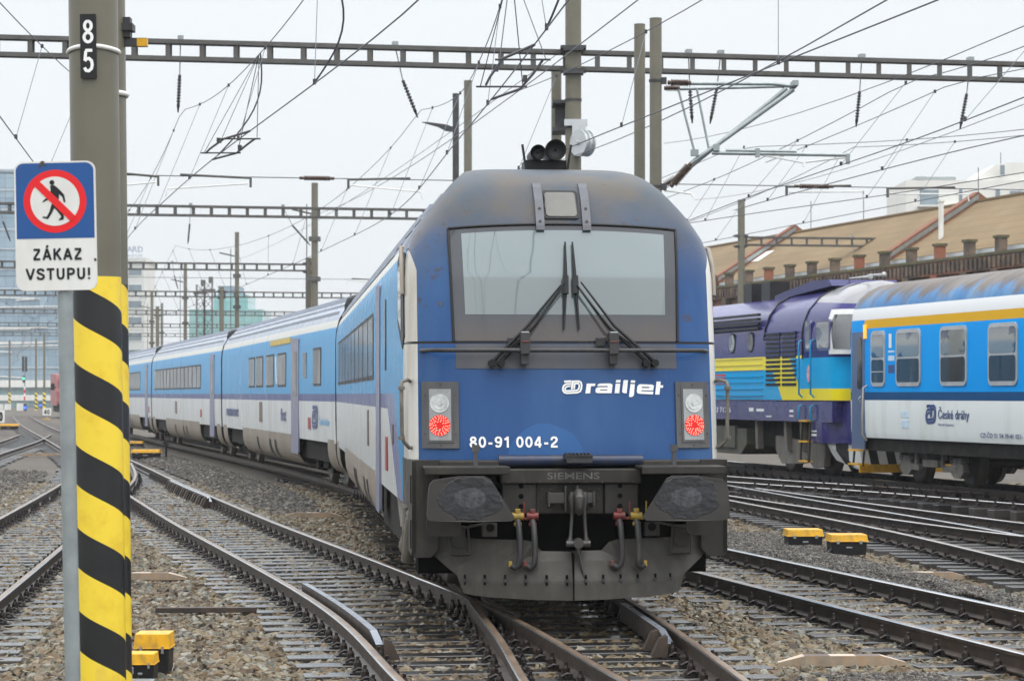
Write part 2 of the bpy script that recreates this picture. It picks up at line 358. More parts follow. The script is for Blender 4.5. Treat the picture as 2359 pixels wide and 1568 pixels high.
def fastening():
    b = MB(); b.box((0, 0, -.168), (.36, .17, .014)); b.box((.085, 0, -.152), (.028, .15, .03)); b.box((-.085, 0, -.152), (.028, .15, .03))
    for s in (-1, 1):
        b.box((s*.115, 0, -.138), (.075, .07, .022)); b.cyl((s*.112, 0, -.13), (s*.112, 0, -.088), .034, .034, 6, sm=False); b.cyl((s*.112, 0, -.088), (s*.112, 0, -.070), .026, .022, 8); b.cyl((s*.112, 0, -.095), (s*.112, 0, -.040), .015, .015, 6)
        for q in (-1, 1): b.tube([(s*.15, q*.05, -.15), (s*.11, q*.062, -.125), (s*.07, q*.05, -.14)], .012, 5)
    return b.build('rail_fastening', M_clip)
FAST0 = fastening()
def slp(L, W=.24): return MB().box((0, 0, -.25), (L, W, .15))
SL0 = slp(2.6).build('sleeper', M_timber, bevel=0.008)
lookup = {k: (P,)+normals(P) for k, P in TR.items()}
def lateral(k, c, t, n):
    Q = lookup[k][0]-c; a = np.abs(Q@t); i = int(a.argmin())
    return (Q[i]@n) if a[i] < 0.6 else None
def track(key, label, partners=(), yields=None, d1=160, bright=False, cut=None, fast_to=62):
    P, T, N = lookup[key]; z = TZ[key]
    i0 = 0; root = empty('railway_track', (P[i0][0], P[i0][1], z), label, 'railway track', 'tracks of the station throat')
    W2L = Matrix.Translation((-P[0][0], -P[0][1], -z))
    far = P[:, 1] <= d1+60
    for side in (-1, 1):
        mb = MB(); sel = (lambda i: far[i]) if not (cut and cut[0] == side) else (lambda i: far[i] and not (cut[1] < P[i][1] < cut[2]))
        PF, TF, NF = P, T, N
        sweep(mb, PF, NF, side*.7525, z, sel=sel)
        mb.v = [tuple(W2L @ Vector(p)) for p in mb.v]
        mb.build('rail', [M_rust, M_bright if (bright == side or bright is True) else M_head, M_bright], root)
    s = np.r_[0, np.cumsum(np.linalg.norm(np.diff(P, axis=0), axis=1))]; cnt = 0; rest = MB()
    for q in np.arange(0.2, s[-1]-0.1, 0.61):
        c = np.array([np.interp(q, s, P[:, 0]), np.interp(q, s, P[:, 1])]); i = min(int(q/0.5), len(P)-1)
        if c[1] > d1: break
        if abs(c[0]) > 0.2115*c[1]+3.5: continue
        t, n = T[i], N[i]
        if yields:
            o = lateral(yields, c, t, n)
            if o is not None and abs(o) < 2.35: continue
        lo, hi, extra = -1.3, 1.3, []
        for k in partners:
            o = lateral(k, c, t, n)
            if o is not None and abs(o) < 2.35:
                lo = min(lo, o-1.3); hi = max(hi, o+1.3)
                if abs(o) > 0.15: extra += [o-.7525, o+.7525]
        a = math.atan2(n[1], n[0])+random.uniform(-.012, .012); off = (lo+hi)/2+random.uniform(-.06, .06)
        loc = (c[0]+n[0]*off-P[0][0], c[1]+n[1]*off-P[0][1], random.uniform(-.006, .004))
        if cnt >= 100:
            rest.box((loc[0], loc[1], -.25), (hi-lo, .24, .15), rz=a); continue
        if hi-lo < 2.61: so_ = SL0.copy(); COL.objects.link(so_)
        else: so_ = slp(hi-lo).build('sleeper', M_timber, bevel=0.008)
        so_.parent = root; so_.location = loc; so_.rotation_euler.z = a; cnt += 1
        if c[1] < fast_to:
            for r_ in [-.7525, .7525]+extra:
                fo = FAST0.copy(); COL.objects.link(fo); fo.parent = so_; fo.location = (r_-off, 0, 0)
    if rest.v:
        ro = rest.build('distant_sleepers', M_timber, root); ro['kind'] = 'stuff'
    return root
track('lead', 'long turnout track running from the bottom centre past the yellow and black mast', ('main', 'west', 'cross'), d1=150, cut=(1, 23.15, 23.75))
track('main', 'curved track that carries the blue railcar train', ('siding',), 'lead', d1=62, cut=(-1, 23.3, 23.9), fast_to=50)
track('west', 'track joining from the lower left edge behind the sign post', (), 'lead', d1=75)
track('cross', 'far track crossing at left behind the sign post, beyond the speed board', (), 'lead', d1=110)
track('siding', 'bright railed track just right of the train front, running off lower right', (), 'main', d1=50, bright=1)
track('east', 'track with one shiny rail beyond the pair of yellow boxes', ('fan',), None, d1=60, bright=1)
track('fan', 'brown turnout track branching right beside the shiny railed track', (), 'east', d1=52)
track('upper', 'brown curved track just in front of the parked coach', (), 'yard', d1=62)
track('yard', 'track under the parked coach and the diesel locomotive', ('upper',), None, d1=62)
for o in (FAST0, SL0): bpy.data.objects.remove(o)

M_guard = mat('guard_bar_blue_grey', (.27, .30, .34), .3, .5, .2, 4)
def checkrail(key, off, da, db, label, blocks=6, h=.03, w=.06):
    P, T, N = lookup[key]; sel = [i for i in range(len(P)) if da <= P[i][1] <= db]
    pts = [P[i]+N[i]*off for i in sel]
    root = empty('check_rail', (pts[0][0], pts[0][1], 0), label, 'check rail', 'check rails of the turnout')
    m = MB(); o = Vector((pts[0][0], pts[0][1], 0))
    prof = [(-w/2, -.15), (w/2, -.15), (w/2, h), (-w/2, h)]
    PP = np.array(pts); tt, nn = normals(PP)
    v = []
    for i, p in enumerate(PP):
        drop = .07 if i == 0 else .0
        v += [(p[0]+nn[i][0]*a-o.x, p[1]+nn[i][1]*a-o.y, b-(drop if b > 0 else 0)) for a, b in prof]
    f = [(i*4+k, (i+1)*4+k, (i+1)*4+(k+1) % 4, i*4+(k+1) % 4) for i in range(len(PP)-1) for k in range(4)]+[(0, 1, 2, 3), tuple(len(PP)*4-1-k for k in range(4))]
    m.add(v, f, [1 if (j < (len(PP)-1)*4 and j % 4 == 2) else 0 for j in range(len(f))]); m.build('guard_bar', [M_rust, M_guard], root)
    sgn = -1 if off > 0 else 1
    for k in (range(blocks) if isinstance(blocks, int) else blocks):
        i = int((k+.5)/blocks*(len(PP)-1)) if isinstance(blocks, int) else int(k*(len(PP)-1)); b = MB(); p = PP[i]; a = math.atan2(nn[i][1], nn[i][0])
        b.prism([(0, -.16), (sgn*.13, -.16), (sgn*.06, -.01), (0, .01)], lambda x, z: (x, -.06, z), lambda x, z: (x, .06, z))
        b.build('support_block', M_rust, root, bevel=.006, loc=(p[0]-o.x+nn[i][0]*sgn*.03, p[1]-o.y+nn[i][1]*sgn*.03, 0), rz=a)
checkrail('lead', -.62, 19.2, 24.8, 'blue grey check rail bar lying inside the nearest left rail', 7)
checkrail('main', .63, 19.2, 22.9, 'check rail with thick blocks just under the front of the train', (.06, .28), .01)
checkrail('lead', .63, 45.0, 54.8, 'long ribbed dark check rail on the far left turnout', 30, .01)
checkrail('east', -.63, 28.0, 33.6, 'slim brown check rail beyond the yellow boxes', 8, .01)
# wing rails of the frog in front of the train
def wing(pts, label):
    P = spline(pts, .25); t, n = normals(P); r = empty('wing_rail', (P[0][0], P[0][1], 0), label, 'rail', 'wing rails at the frog')
    m = MB(); sweep(m, P, n, 0, -.004); m.v = [(a-P[0][0], b-P[0][1], c) for a, b, c in m.v]; m.build('rail_bar', [M_rust, M_head, M_bright], r)
wing([(-1.02, 26.0), (-.60, 24.2), (-.42, 23.3), (-.34, 22.6), (-.22, 21.6)], 'bent wing rail left of the frog below the train snow plough')
wing([(-.28, 24.4), (-.26, 23.4), (-.16, 22.6), (.06, 21.6)], 'bent wing rail right of the frog below the train snow plough')

# ================= cinder paths =================
def strip(name, dl, dr, d0, d1, z=-.14):
    ds = np.arange(d0, d1+.01, .5); us = np.linspace(0, 1, 14); m = MB()
    def fn(u, d):
        a, b = dl(d), dr(d); e = min(u, 1-u, (d-d0)/3, (d1-d)/3)*4; x = a+(b-a)*u+.25*mnoise.noise((u*3, d*.7, 1))
        return (x, d, z-.07*max(0, 1-e)**1.5+.035*mnoise.noise((x*1.3, d*1.3, 3)))
    m.grid(fn, us, ds); o = m.build(name, M_cinder); tag(o, kind='structure'); return o
X = lambda k, off: (lambda d: xat(TR[k], d)+off)
P1 = strip('cinder_path', X('lead', 1.55), X('main', -1.85), 43, 112)
P2 = strip('cinder_path', X('siding', 1.5), X('east', -1.7), 24.0, 37, -.12)
P3 = strip('cinder_path', X('main', 1.55), X('siding', -1.45), 13, 18.6, -.135)
P4 = strip('cinder_path', X('west', -9), X('west', -1.6), 42, 68)
P5 = strip('cinder_path', X('main', 1.9), X('east', -1.8), 37, 52, -.15)
strip('cinder_path', lambda d: -60-d*.2, X('lead', -1.9), 128, 330, -.16)
strip('cinder_path', X('main', -6), X('main', -1.9), 112, 240, -.17)

# ================= ballast stones (geometry nodes, uncountable) =================
def stones(name, cells, dens, r, seed, target=None, stm=None):
    stm = stm or M_stone
    if target is None:
        m = MB()
        for (x0, x1, d0, d1) in cells: m.quad((x0, d0, 0), (x1, d0, 0), (x1, d1, 0), (x0, d1, 0))
        o = m.build(name, M_stone); o.location.z = -.237; tag(o, kind='stuff')
    else: o = target
    ng = bpy.data.node_groups.new(name, 'GeometryNodeTree')
    ng.interface.new_socket('Geometry', in_out='INPUT', socket_type='NodeSocketGeometry'); ng.interface.new_socket('Geometry', in_out='OUTPUT', socket_type='NodeSocketGeometry')
    N = ng.nodes.new; L = ng.links.new
    gi = N('NodeGroupInput'); go = N('NodeGroupOutput'); dp = N('GeometryNodeDistributePointsOnFaces'); dp.inputs['Density'].default_value = dens; dp.inputs['Seed'].default_value = seed
    L(gi.outputs[0], dp.inputs['Mesh']); g2 = N('GeometryNodeGeometryToInstance')
    for k in range(6):
        ic = N('GeometryNodeMeshIcoSphere'); ic.inputs['Radius'].default_value = r; ic.inputs['Subdivisions'].default_value = 2
        nt = N('ShaderNodeTexNoise'); nt.noise_dimensions = '4D'; nt.inputs['W'].default_value = k*3.7+seed; nt.inputs['Scale'].default_value = .75/r; nt.inputs['Detail'].default_value = 1
        vm = N('ShaderNodeVectorMath'); vm.operation = 'SUBTRACT'; L(nt.outputs['Color'], vm.inputs[0]); vm.inputs[1].default_value = (.5, .5, .5)
        vs = N('ShaderNodeVectorMath'); vs.operation = 'SCALE'; L(vm.outputs[0], vs.inputs[0]); vs.inputs['Scale'].default_value = r*3.0
        sp = N('GeometryNodeSetPosition'); L(ic.outputs['Mesh'], sp.inputs['Geometry']); L(vs.outputs[0], sp.inputs['Offset'])
        tr = N('GeometryNodeTransform'); L(sp.outputs[0], tr.inputs['Geometry']); tr.inputs['Scale'].default_value = (1.25, .9, .82)
        sh = N('GeometryNodeSetShadeSmooth'); L(tr.outputs[0], sh.inputs[0]); sh.inputs['Shade Smooth'].default_value = False
        sm = N('GeometryNodeSetMaterial'); L(sh.outputs[0], sm.inputs[0]); sm.inputs['Material'].default_value = stm; L(sm.outputs[0], g2.inputs[0])
    ip = N('GeometryNodeInstanceOnPoints'); L(dp.outputs['Points'], ip.inputs['Points']); L(g2.outputs[0], ip.inputs['Instance']); ip.inputs['Pick Instance'].default_value = True
    r1 = N('FunctionNodeRandomValue'); r1.data_type = 'FLOAT_VECTOR'; r1.inputs[0].default_value = (-.5, -.5, 0); r1.inputs[1].default_value = (.5, .5, 6.28); L(r1.outputs[0], ip.inputs['Rotation'])
    r2 = N('FunctionNodeRandomValue'); r2.data_type = 'FLOAT'; r2.inputs[2].default_value = .55; r2.inputs[3].default_value = 1.35; r2.inputs['Seed'].default_value = 5; L(r2.outputs[1], ip.inputs['Scale'])
    jn = N('GeometryNodeJoinGeometry'); L(ip.outputs[0], jn.inputs[0])
    if target is not None: L(gi.outputs[0], jn.inputs[0])
    L(jn.outputs[0], go.inputs[0]); md = o.modifiers.new('stones', 'NODES'); md.node_group = ng
def cells(d0, d1, st=1.0):
    return [(-.2115*(d+st)-1.6, .2115*(d+st)+1.6, d, d+st) for d in np.arange(d0, d1, st)]
stones('ballast_stones', cells(14.5, 24), 400, .041, 1)
stones('ballast_stones', cells(24, 36), 300, .042, 2)
stones('ballast_stones', cells(36, 58), 130, .05, 3)

def grit():
    n = NT('cinder_grit'); o = n.n('ShaderNodeObjectInfo')
    return n.fin(n.ramp(o.outputs['Random'], [(0, (.02, .018, .017)), (.4, (.055, .048, .043)), (.7, (.095, .082, .069)), (.88, (.15, .13, .10)), (1, (.22, .21, .185))]), .7)
M_grit = grit()
for k, (t_, dn, r_) in enumerate(((P1, 90, .026), (P2, 900, .017), (P3, 1300, .015), (P4, 80, .03), (P5, 200, .024))): stones('cinder_grit', None, dn, r_, 20+k, t_, M_grit)
# ================= the blue train =================
WZ = [(.9, 1.395), (2.2, 1.41), (3.0, 1.41), (3.2, 1.395), (3.37, 1.335), (3.55, 1.22), (3.71, 1.10), (3.9, .95), (4.03, .82), (4.08, .775)]
YF = [(.9, .10), (1.4, .09), (2.4, .28), (3.0, .42), (3.48, .58), (3.7, .72), (3.85, .90), (3.96, 1.14), (4.03, 1.42), (4.08, 1.82)]
def ip(T, z): return float(np.interp(z, [a for a, b in T], [b for a, b in T]))
NB, CB = 5.0, .85
def nose_y(x, z):
    t = min(.9999, abs(x)/ip(WZ, z)); return ip(YF, z)+CB*(1-(1-t**NB)**(1/NB))
def livery(name, cab):
    n = NT(name); x, y, z = n.xyz()
    grime = n.noise(2.2, 6, .6, st=(1, 1, .12)); blot = n.noise(1.1, 5)
    lb = n.mix(n.step(grime, .45, .72), (.008, .265, .57), (.06, .35, .61)); gr = n.mix(n.step(grime, .4, .75), (.60, .63, .64), (.48, .48, .46))
    c = n.mix(n.gt(z, 1.80), gr, (.05, .075, .23)); c = n.mix(n.gt(z, 1.955), c, lb)
    c = n.mix(n.gt(z, 3.27), c, (.62, .62, .58)); c = n.mix(n.gt(z, 3.42), c, n.mix(n.step(blot, .4, .65), (.36, .41, .50), (.44, .47, .52)))
    if cab:
        ax = n.math('ABSOLUTE', x)
        # grey/blue swoosh behind the cab door
        fr = n.math('MULTIPLY_ADD', z, 1.9, -.2)
        c = n.mix(n.mul(n.lt(y, n.math('MULTIPLY_ADD', z, 2.3, .15)), n.lt(z, 1.955)), c, (.16, .19, .36))
        c = n.mix(n.mul(n.lt(y, n.math('MULTIPLY_ADD', z, 1.5, -.05)), n.lt(z, 1.96)), c, lb)
        c = n.mix(n.mul(n.lt(y, 2.7), n.gt(z, 3.27), n.lt(z, 3.42)), c, (.10, .14, .27))
        face = n.mix(n.step(n.noise(1.4, 5, st=(1, 1, .3)), .35, .7), (.019, .068, .20), (.040, .102, .24))
        # brighter blue oval low on the nose, road dirt rising to the roof
        face = n.mix(n.mul(.38, n.lt(n.math('ADD', n.math('POWER', n.math('MULTIPLY_ADD', x, 3.0, .6), 2.0), n.math('POWER', n.math('MULTIPLY_ADD', z, 3.4, -4.75), 2.0)), n.math('MULTIPLY_ADD', n.noise(3, 3), .5, .75))), face, (.035, .14, .36))
        dirtc = n.mix(n.step(n.noise(1.7, 5, st=(1, 1, .6)), .4, .66), (.054, .070, .090), (.092, .083, .073))
        dd = n.step(n.add(z, n.math('MULTIPLY', n.noise(1.6, 5), .9)), 3.15, 4.25)
        roofc = n.mix(dd, face, dirtc); roofc = n.mix(n.mul(n.step(n.noise(9, 4), .62, .70), .6, n.gt(z, 2.6)), roofc, (.065, .045, .032))
        side = n.gt(ax, n.mx(1.312, n.math('MULTIPLY_ADD', z, .28, .455)))
        c = n.mix(n.mul(n.lt(y, 1.3), n.lt(z, 1.372)), c, (.035, .033, .03)); pil = n.mul(side, n.lt(y, 1.02), n.lt(z, 3.36), n.gt(z, 1.372))
        white = n.mix(n.step(grime, .4, .72), (.62, .61, .57), (.42, .39, .33))
        fm = n.mx(n.mul(n.lt(ax, 1.395), n.lt(y, 1.02), n.gt(z, 1.372)), n.mul(n.gt(z, 3.3), n.lt(y, 2.6)))
        c = n.mix(fm, c, roofc); c = n.mix(pil, c, white)
        c = n.mix(n.mul(n.gt(z, 3.42), n.gt(y, 2.6)), c, n.mix(.4, (.27, .30, .37), dirtc))
        # black seam under the windscreen
        c = n.mix(n.mul(n.gt(z, 2.396), n.lt(z, 2.418), n.lt(y, 1.2)), c, (.012, .012, .014))
        rough = n.mx(n.mul(dd, .5), n.math('MULTIPLY_ADD', grime, .25, .12))
    else: rough = n.math('MULTIPLY_ADD', grime, .3, .16)
    n.b.inputs['IOR'].default_value = 1.3
    return n.fin(c, rough, 0, .5)
M_cab = livery('railcar_livery', True); M_liv = livery('coach_livery', False)
M_lglass = NT('windscreen_glass')
_n = M_lglass; _z = _n.xyz()[2]
_n = NT('windscreen_tinted_border'); _z = _n.xyz()[2]; M_frit = _n.fin(_n.mix(_n.mul(_n.step(_n.add(_z, _n.math('MULTIPLY', _n.noise(2.5, 5), .3)), 2.86, 2.58), .7), (.05, .056, .066), (.085, .066, .058)), .1, 0, .5); _n.bump(_n.noise(1.3, 2), .05, .05); _n = M_lglass; _z = _n.xyz()[2]
M_lglass = _n.fin(_n.mix(_n.step(_z, 2.98, 3.0), _n.ramp(_n.noise(.7, 2), [(.3, (.085, .115, .122)), (.7, (.11, .142, .15))]), _n.ramp(_n.noise(.6, 2), [(.3, (.10, .145, .158)), (.7, (.14, .188, .20))])), .035, 0, .5, 0); _n.b.inputs['IOR'].default_value = 1.95; _n.bump(_n.noise(1.3, 2), .05, .05)
M_swin = NT('coach_window'); _n = M_swin; M_swin = _n.fin(_n.ramp(_n.noise(1.5, 4, st=(1, 1, .7)), [(.38, (.012, .014, .016)), (.5, (.05, .052, .054)), (.62, (.15, .15, .145))]), .12, 0, .5, 0); _n.b.inputs['IOR'].default_value = 1.09
M_door = mat('door_grey_violet', (.17, .18, .27), .35, 0, .12, 2, (.3, .3, .32), .3, 2)
M_skirt = mat('skirt_beige_grime', (.27, .235, .19), .5, 0, .12, 2, (.15, .12, .09), .6, 2.2, (1, 1, .3))
M_bell = mat('gangway_bellows', (.02, .02, .022), .8)
M_navy = mat('navy_lettering', (.03, .06, .20), .4)
M_tail = NT('tail_lamp_lens'); _n = M_tail; _n.b.inputs['Emission Color'].default_value = (1, .022, .02, 1); _n.b.inputs['Emission Strength'].default_value = .55; M_tail = _n.fin((.25, .01, .01), .35, 0, .2)
M_led = emis('tail_lamp_leds', (1, .30, .22), 1.15)
M_lens = mat('lamp_clear_lens', (.42, .44, .43), .12, .2, .15, 30, spec=.9, coat=1)
M_lampb = mat('lamp_reflector_tray', (.24, .25, .25), .3, .3, .1, 8, coat=.6)
M_lframe = mat('lamp_frame_grey', (.065, .066, .07), .5, .1, .15, 6, (.11, .10, .09), .5, 5)
M_buff = NT('buffer_head')
def bufmat():
    n = M_buff; x, y, z = n.xyz(); e = n.add(n.math('POWER', n.math('DIVIDE', x, .29), 2.0), n.math('POWER', n.math('DIVIDE', z, .19), 2.0))
    e = n.add(e, n.math('MULTIPLY', n.math('SUBTRACT', n.noise(11, 5), .5), .9)); g = n.step(e, .86, .94)
    e2 = n.add(n.math('POWER', n.math('DIVIDE', x, .14), 2.0), n.math('POWER', n.math('DIVIDE', z, .09), 2.0)); g2 = n.step(n.add(e2, n.noise(5, 3)), 1.2, 1.6)
    gre = n.mix(g2, n.ramp(n.noise(9, 3, st=(3, 1, 1)), [(.3, (.03, .033, .038)), (.7, (.085, .09, .10))]), n.ramp(n.noise(13, 5), [(.3, (.020, .021, .024)), (.7, (.038, .04, .045))]))
    c = n.mix(g, gre, n.ramp(n.noise(5, 4), [(.3, (.03, .029, .027)), (.7, (.046, .043, .039))]))
    n.bump(n.mix(g, n.noise(15, 6), (0.1, 0.1, 0.1)), .6, .02); return n.fin(c, n.math('MULTIPLY_ADD', g, .25, .35), .1)
M_buff = bufmat()

VEH = [((0.51, 21.2), (-2.07, 47.9)), ((-2.07, 47.9), (-7.4, 73.5)), ((-7.4, 73.5), (-13.3, 98.9)), ((-13.3, 98.9), (-19.2, 124.6)), ((-19.2, 124.6), (-25.4, 150.2))]
def vframe(a, b): dx, dy = b[0]-a[0], b[1]-a[1]; return math.hypot(dx, dy), math.atan2(-dx, dy)

def wheelset_bogie(par, yc, base=2.5, mats=None, name='bogie', z0=0.0, r=.46):
    b = MB()
    for s in (-1, 1):
        b.box((s*1.0, yc, .62+z0), (.16, base+.9, .2)); b.box((s*1.0, yc, .48+z0), (.2, .9, .22))
        for q in (-1, 1):
            b.box((s*1.02, yc+q*base/2, .46+z0), (.22, .34, .3)); b.cyl((s*1.06, yc+q*.5, .5+z0), (s*1.06, yc+q*.5, .95+z0), .11, n=10)
            b.cyl((s*1.12, yc+q*(base/2-.35), .42+z0), (s*1.12, yc+q*(base/2-.75), .85+z0), .05, n=8)
    b.box((0, yc, .6+z0), (2.0, .6, .25)); o = b.build(name, mats or M_under, par, bevel=.01)
    for q in (-1, 1):
        w = MB()
        for s in (-1, 1):
            w.lathe((s*.69, yc+q*base/2, r+z0), (s*.83, yc+q*base/2, r+z0), [(0, .05), (0, r*1.06), (.2, r*1.06), (.25, r), (1, r-.01), (1, r*.75), (.8, r*.6), (.8, .05)], 24)
        w.cyl((-.75, yc+q*base/2, r+z0), (.75, yc+q*base/2, r+z0), .08, n=8); w.build('wheelset', M_rust, o)
    return o

def skirt(par, y0, y1, slots=()):
    P = [(1.405, 1.04), (1.402, .86), (1.385, .70), (1.34, .55), (1.25, .43), (1.10, .36)]
    for s in (-1, 1):
        m = MB(); ys = [y0, y0+.12, y1-.12, y1]
        m.grid(lambda a, y: (s*(P[a][0]-(.0 if y0 < y < y1 else .03)), y, P[a][1]), range(len(P)), ys)
        o = m.build('skirt_panel', M_skirt, par)
        if slots and s < 0:
            k = MB()
            for q in slots: k.grid(lambda a, y: (s*(P[a][0]+.008), y, P[a][1]-.004), (1, 2, 3, 4), (q, q+.38))
            k.build('vent_slot', M_black, o)
    e = MB(); e.prism([(a-.05, b+.03) for a, b in P]+[(.05-a, b+.03) for a, b in P[::-1]], lambda a, b: (a, y0+.02, b), lambda a, b: (a, y1-.02, b)); e.build('underfloor_box', M_under, par)

PROF = [(1.39, .97), (1.405, 1.4), (1.41, 2.2), (1.405, 3.0), (1.39, 3.2), (1.335, 3.42), (1.22, 3.62), (1.0, 3.83), (.7, 3.97), (.35, 4.03), (0, 4.05)]
def coach_shell(par, L, y0=.2):
    m = MB(); pr = PROF+[(-a, b) for a, b in PROF[-2::-1]]
    m.grid(lambda i, y: (pr[i][0], y, pr[i][1]), range(len(pr)), np.linspace(y0, L-.2, 8))
    for y in (y0, L-.2): m.add([(a, y, b) for a, b in pr], [tuple(range(len(pr)))], 1)
    m.quad((1.39, y0, .97), (1.39, L-.2, .97), (-1.39, L-.2, .97), (-1.39, y0, .97), 1)
    o = m.build('body', [M_liv, M_bell], par)
    rb = MB()
    for k in range(9):
        a = .25+.125*k
        for s in (-1, 1):
            z = float(np.interp(a, [0, .35, .7, 1.0, 1.22, 1.335], [4.05, 4.03, 3.97, 3.83, 3.62, 3.42])); rb.bar((s*a, y0+.6, z+.012), (s*a, L-.8, z+.012), .035, .05)
    rb.build('roof', M_roofr, par, bevel=0)
    g = MB(); g.box((0, y0-.2, 2.45), (2.5, .42, 2.9)); g.build('gangway', M_bell, par, bevel=.2)
    return o
M_roofr = mat('roof_ribs', (.34, .38, .46), .5, 0, .12, 1, (.2, .2, .22), .4, 1)

def panes(par, wins, x=-1.4095, z0=2.12, z1=2.92, name='window', sub=True):
    for (a, b) in wins:
        f = MB(); f.prism(rrect(a, b, z0, z1, .06), lambda y, z: (x-.006, y, z), lambda y, z: (x+.02, y, z)); o = f.build(name, M_black, par)
        p = MB(); p.prism(rrect(a+.05, b-.05, z0+.05, z1-.05, .04), lambda y, z: (x-.011, y, z), lambda y, z: (x, y, z)); p.build('pane', M_swin, o)

# ---- control car ----
L0, H0 = vframe(*VEH[0])
T0 = empty('control_car', (VEH[0][0][0], VEH[0][0][1], 0), 'blue control car leading the train, number 80-91 004-2 on its nose', 'train', 'carriages of the blue train', H0)
zs = [.95, 1.2, 1.4, 1.6, 1.8, 2.0, 2.2, 2.396, 2.418, 2.6, 2.8, 3.0, 3.12, 3.25, 3.36, 3.45, 3.55, 3.65, 3.75, 3.84, 3.91, 3.97, 4.02, 4.06, 4.08]
def ring(z):
    w, yf = ip(WZ, z), ip(YF, z); h = []
    for a in np.linspace(0, math.pi/2, 26):
        h.append((w*math.sin(a)**(2/NB), yf+CB*(1-math.cos(a)**(2/NB))))
    h += [(w, y) for y in np.r_[np.linspace(yf+CB+.15, 3.4, 6), 12, L0-.2]]
    return [(-x, y, z) for x, y in h[:0:-1]]+[(x, y, z) for x, y in h]
rg = [ring(z) for z in zs]; nn_ = len(rg[0]); b = MB()
b.add([p for r in rg for p in r], [(j*nn_+i, j*nn_+i+1, (j+1)*nn_+i+1, (j+1)*nn_+i) for j in range(len(zs)-1) for i in range(nn_-1)], 0, True)
top = rg[-1]; h = nn_//2
b.add(top, [(i, i+1, nn_-2-i, nn_-1-i) for i in range(h)], 0, True)
b.add([r[0] for r in rg]+[r[-1] for r in rg], [tuple(list(range(len(zs)))+[len(zs)+k for k in range(len(zs)-1, -1, -1)])], 1)
b.build('body', [M_cab, M_bell], T0)
# roof ribs behind the cab
rb = MB()
for k in range(7):
    a = .15+.105*k
    for s in (-1, 1): rb.bar((s*a, 3.2+.3*k, 4.092), (s*a, L0-.8, 4.092), .035, .03)
for a, z in ((.9, 3.96), (1.0, 3.845), (1.1, 3.72), (1.2, 3.585), (1.29, 3.45)): rb.bar((-a, 5, z+.01), (-a, L0-.8, z+.01), .035, .05)
rb.build('roof_ribs', M_roofr, T0)
def face(x, z, o=.006): return (x, nose_y(x, z)-o, z)
# windscreen
def wtop(x): return 3.475-.045*(x/1.03)**2
ws = MB(); ws.grid(lambda u, v: face(u*(1.0+.03*v), 2.42+(wtop(u)-2.42)*v), np.linspace(-1, 1, 31), np.linspace(0, 1, 21)); wso = ws.build('windscreen', M_frit, T0)
gl = MB(); gl.grid(lambda u, v: face(u*(.895+.02*v), 2.655+(wtop(u*.9)-.055-2.655)*v, .009), np.linspace(-1, 1, 31), np.linspace(0, 1, 21)); gl.build('sun_blind', M_lglass, wso)
fr = MB(); pts = [face(-1.0-.03*v, 2.42+(wtop(-1)-2.42)*v, .012) for v in np.linspace(0, 1, 12)]+[face(1.03*u, wtop(u), .012) for u in np.linspace(-1, 1, 24)]+[face(1.0+.03*v, 2.42+(wtop(1)-2.42)*v, .012) for v in np.linspace(1, 0, 12)]
fr.tube(pts, .013, 5); fr.build('rubber_seal', M_black, wso)
dp = MB(); dp.grid(lambda u, v: face(u, v, .005), np.linspace(-.985, .985, 21), np.linspace(2.175, 2.392, 6)); dp.build('wiper_panel', mat('wiper_panel_grey', (.055, .06, .075), .4, 0, .12, 3, (.1, .09, .08), .5, 3), T0)
# upper lamp window and straps
ul = MB(); ul.prism(rrect(-.165, .155, 3.53, 3.80, .03), lambda x, z: face(x, z, .02), lambda x, z: face(x, z, -.03)); ulo = ul.build('upper_lamp_window', M_black, T0)
ul = MB(); ul.prism(rrect(-.145, .135, 3.55, 3.78, .03), lambda x, z: face(x, z, .026), lambda x, z: face(x, z, 0)); ul.build('pane', mat('dusty_lamp_glass', (.115, .112, .102), .35, 0, .1, 6), ulo)
for xc in (-.205, .215):
    st = MB(); st.grid(lambda u, z: face(xc+u*.038, z, .045), (-1, 1), np.linspace(3.42, 3.87, 12), sm=False)
    for u in (-1, 1): st.grid(lambda o, z: face(xc+u*.038, z, o), (.045, -.01), np.linspace(3.42, 3.87, 12), sm=False)
    st.grid(lambda u, o: face(xc+u*.038, 3.42, o), (-1, 1), (.045, -.01), sm=False)
    sto = st.build('roof_strap', mat('strap_grey', (.09, .096, .115), .5, .1, .1, 5, (.12, .105, .09), .5, 4), T0)
    bo = MB()
    for z in (3.5, 3.62): bo.cyl(face(xc, z, .045), face(xc, z, .055), .012, n=8)
    bo.build('bolt', M_lframe, sto)
# wipers
for s, xb, xp in ((-1, .0, -.63), (1, .085, .74)):
    w = MB(); Q = lambda x, z, o=.10: face(x, z, o)
    w.tube([Q(xb-s*.01, 3.31, .05), Q(xb, 2.95, .06), Q(xb+s*.025, 2.52, .05)], [.008, .019, .008], 5)
    w.bar(Q(xb-s*.0, 3.0, .075), Q(xb+s*.004, 2.84, .075), .035, .05)
    for dx in (-.035, .035): w.tube([face(xp+dx, 2.235, .07), Q(xp*.52+dx*.9, 2.55, .13), Q(xb+s*.03+dx*.5, 2.93+dx*.4, .10)], [.02, .014, .008], 6)
    w.tube([face(xp-s*.02, 2.28, .09), Q(xp*.52, 2.52, .15), Q(xb+s*.03, 2.88, .11)], .006, 5)
    for dx in (-.04, .04): w.cyl(face(xp+dx, 2.225, .0), face(xp+dx, 2.225, .10), .033, n=10)
    w.build('wiper', M_black, T0)
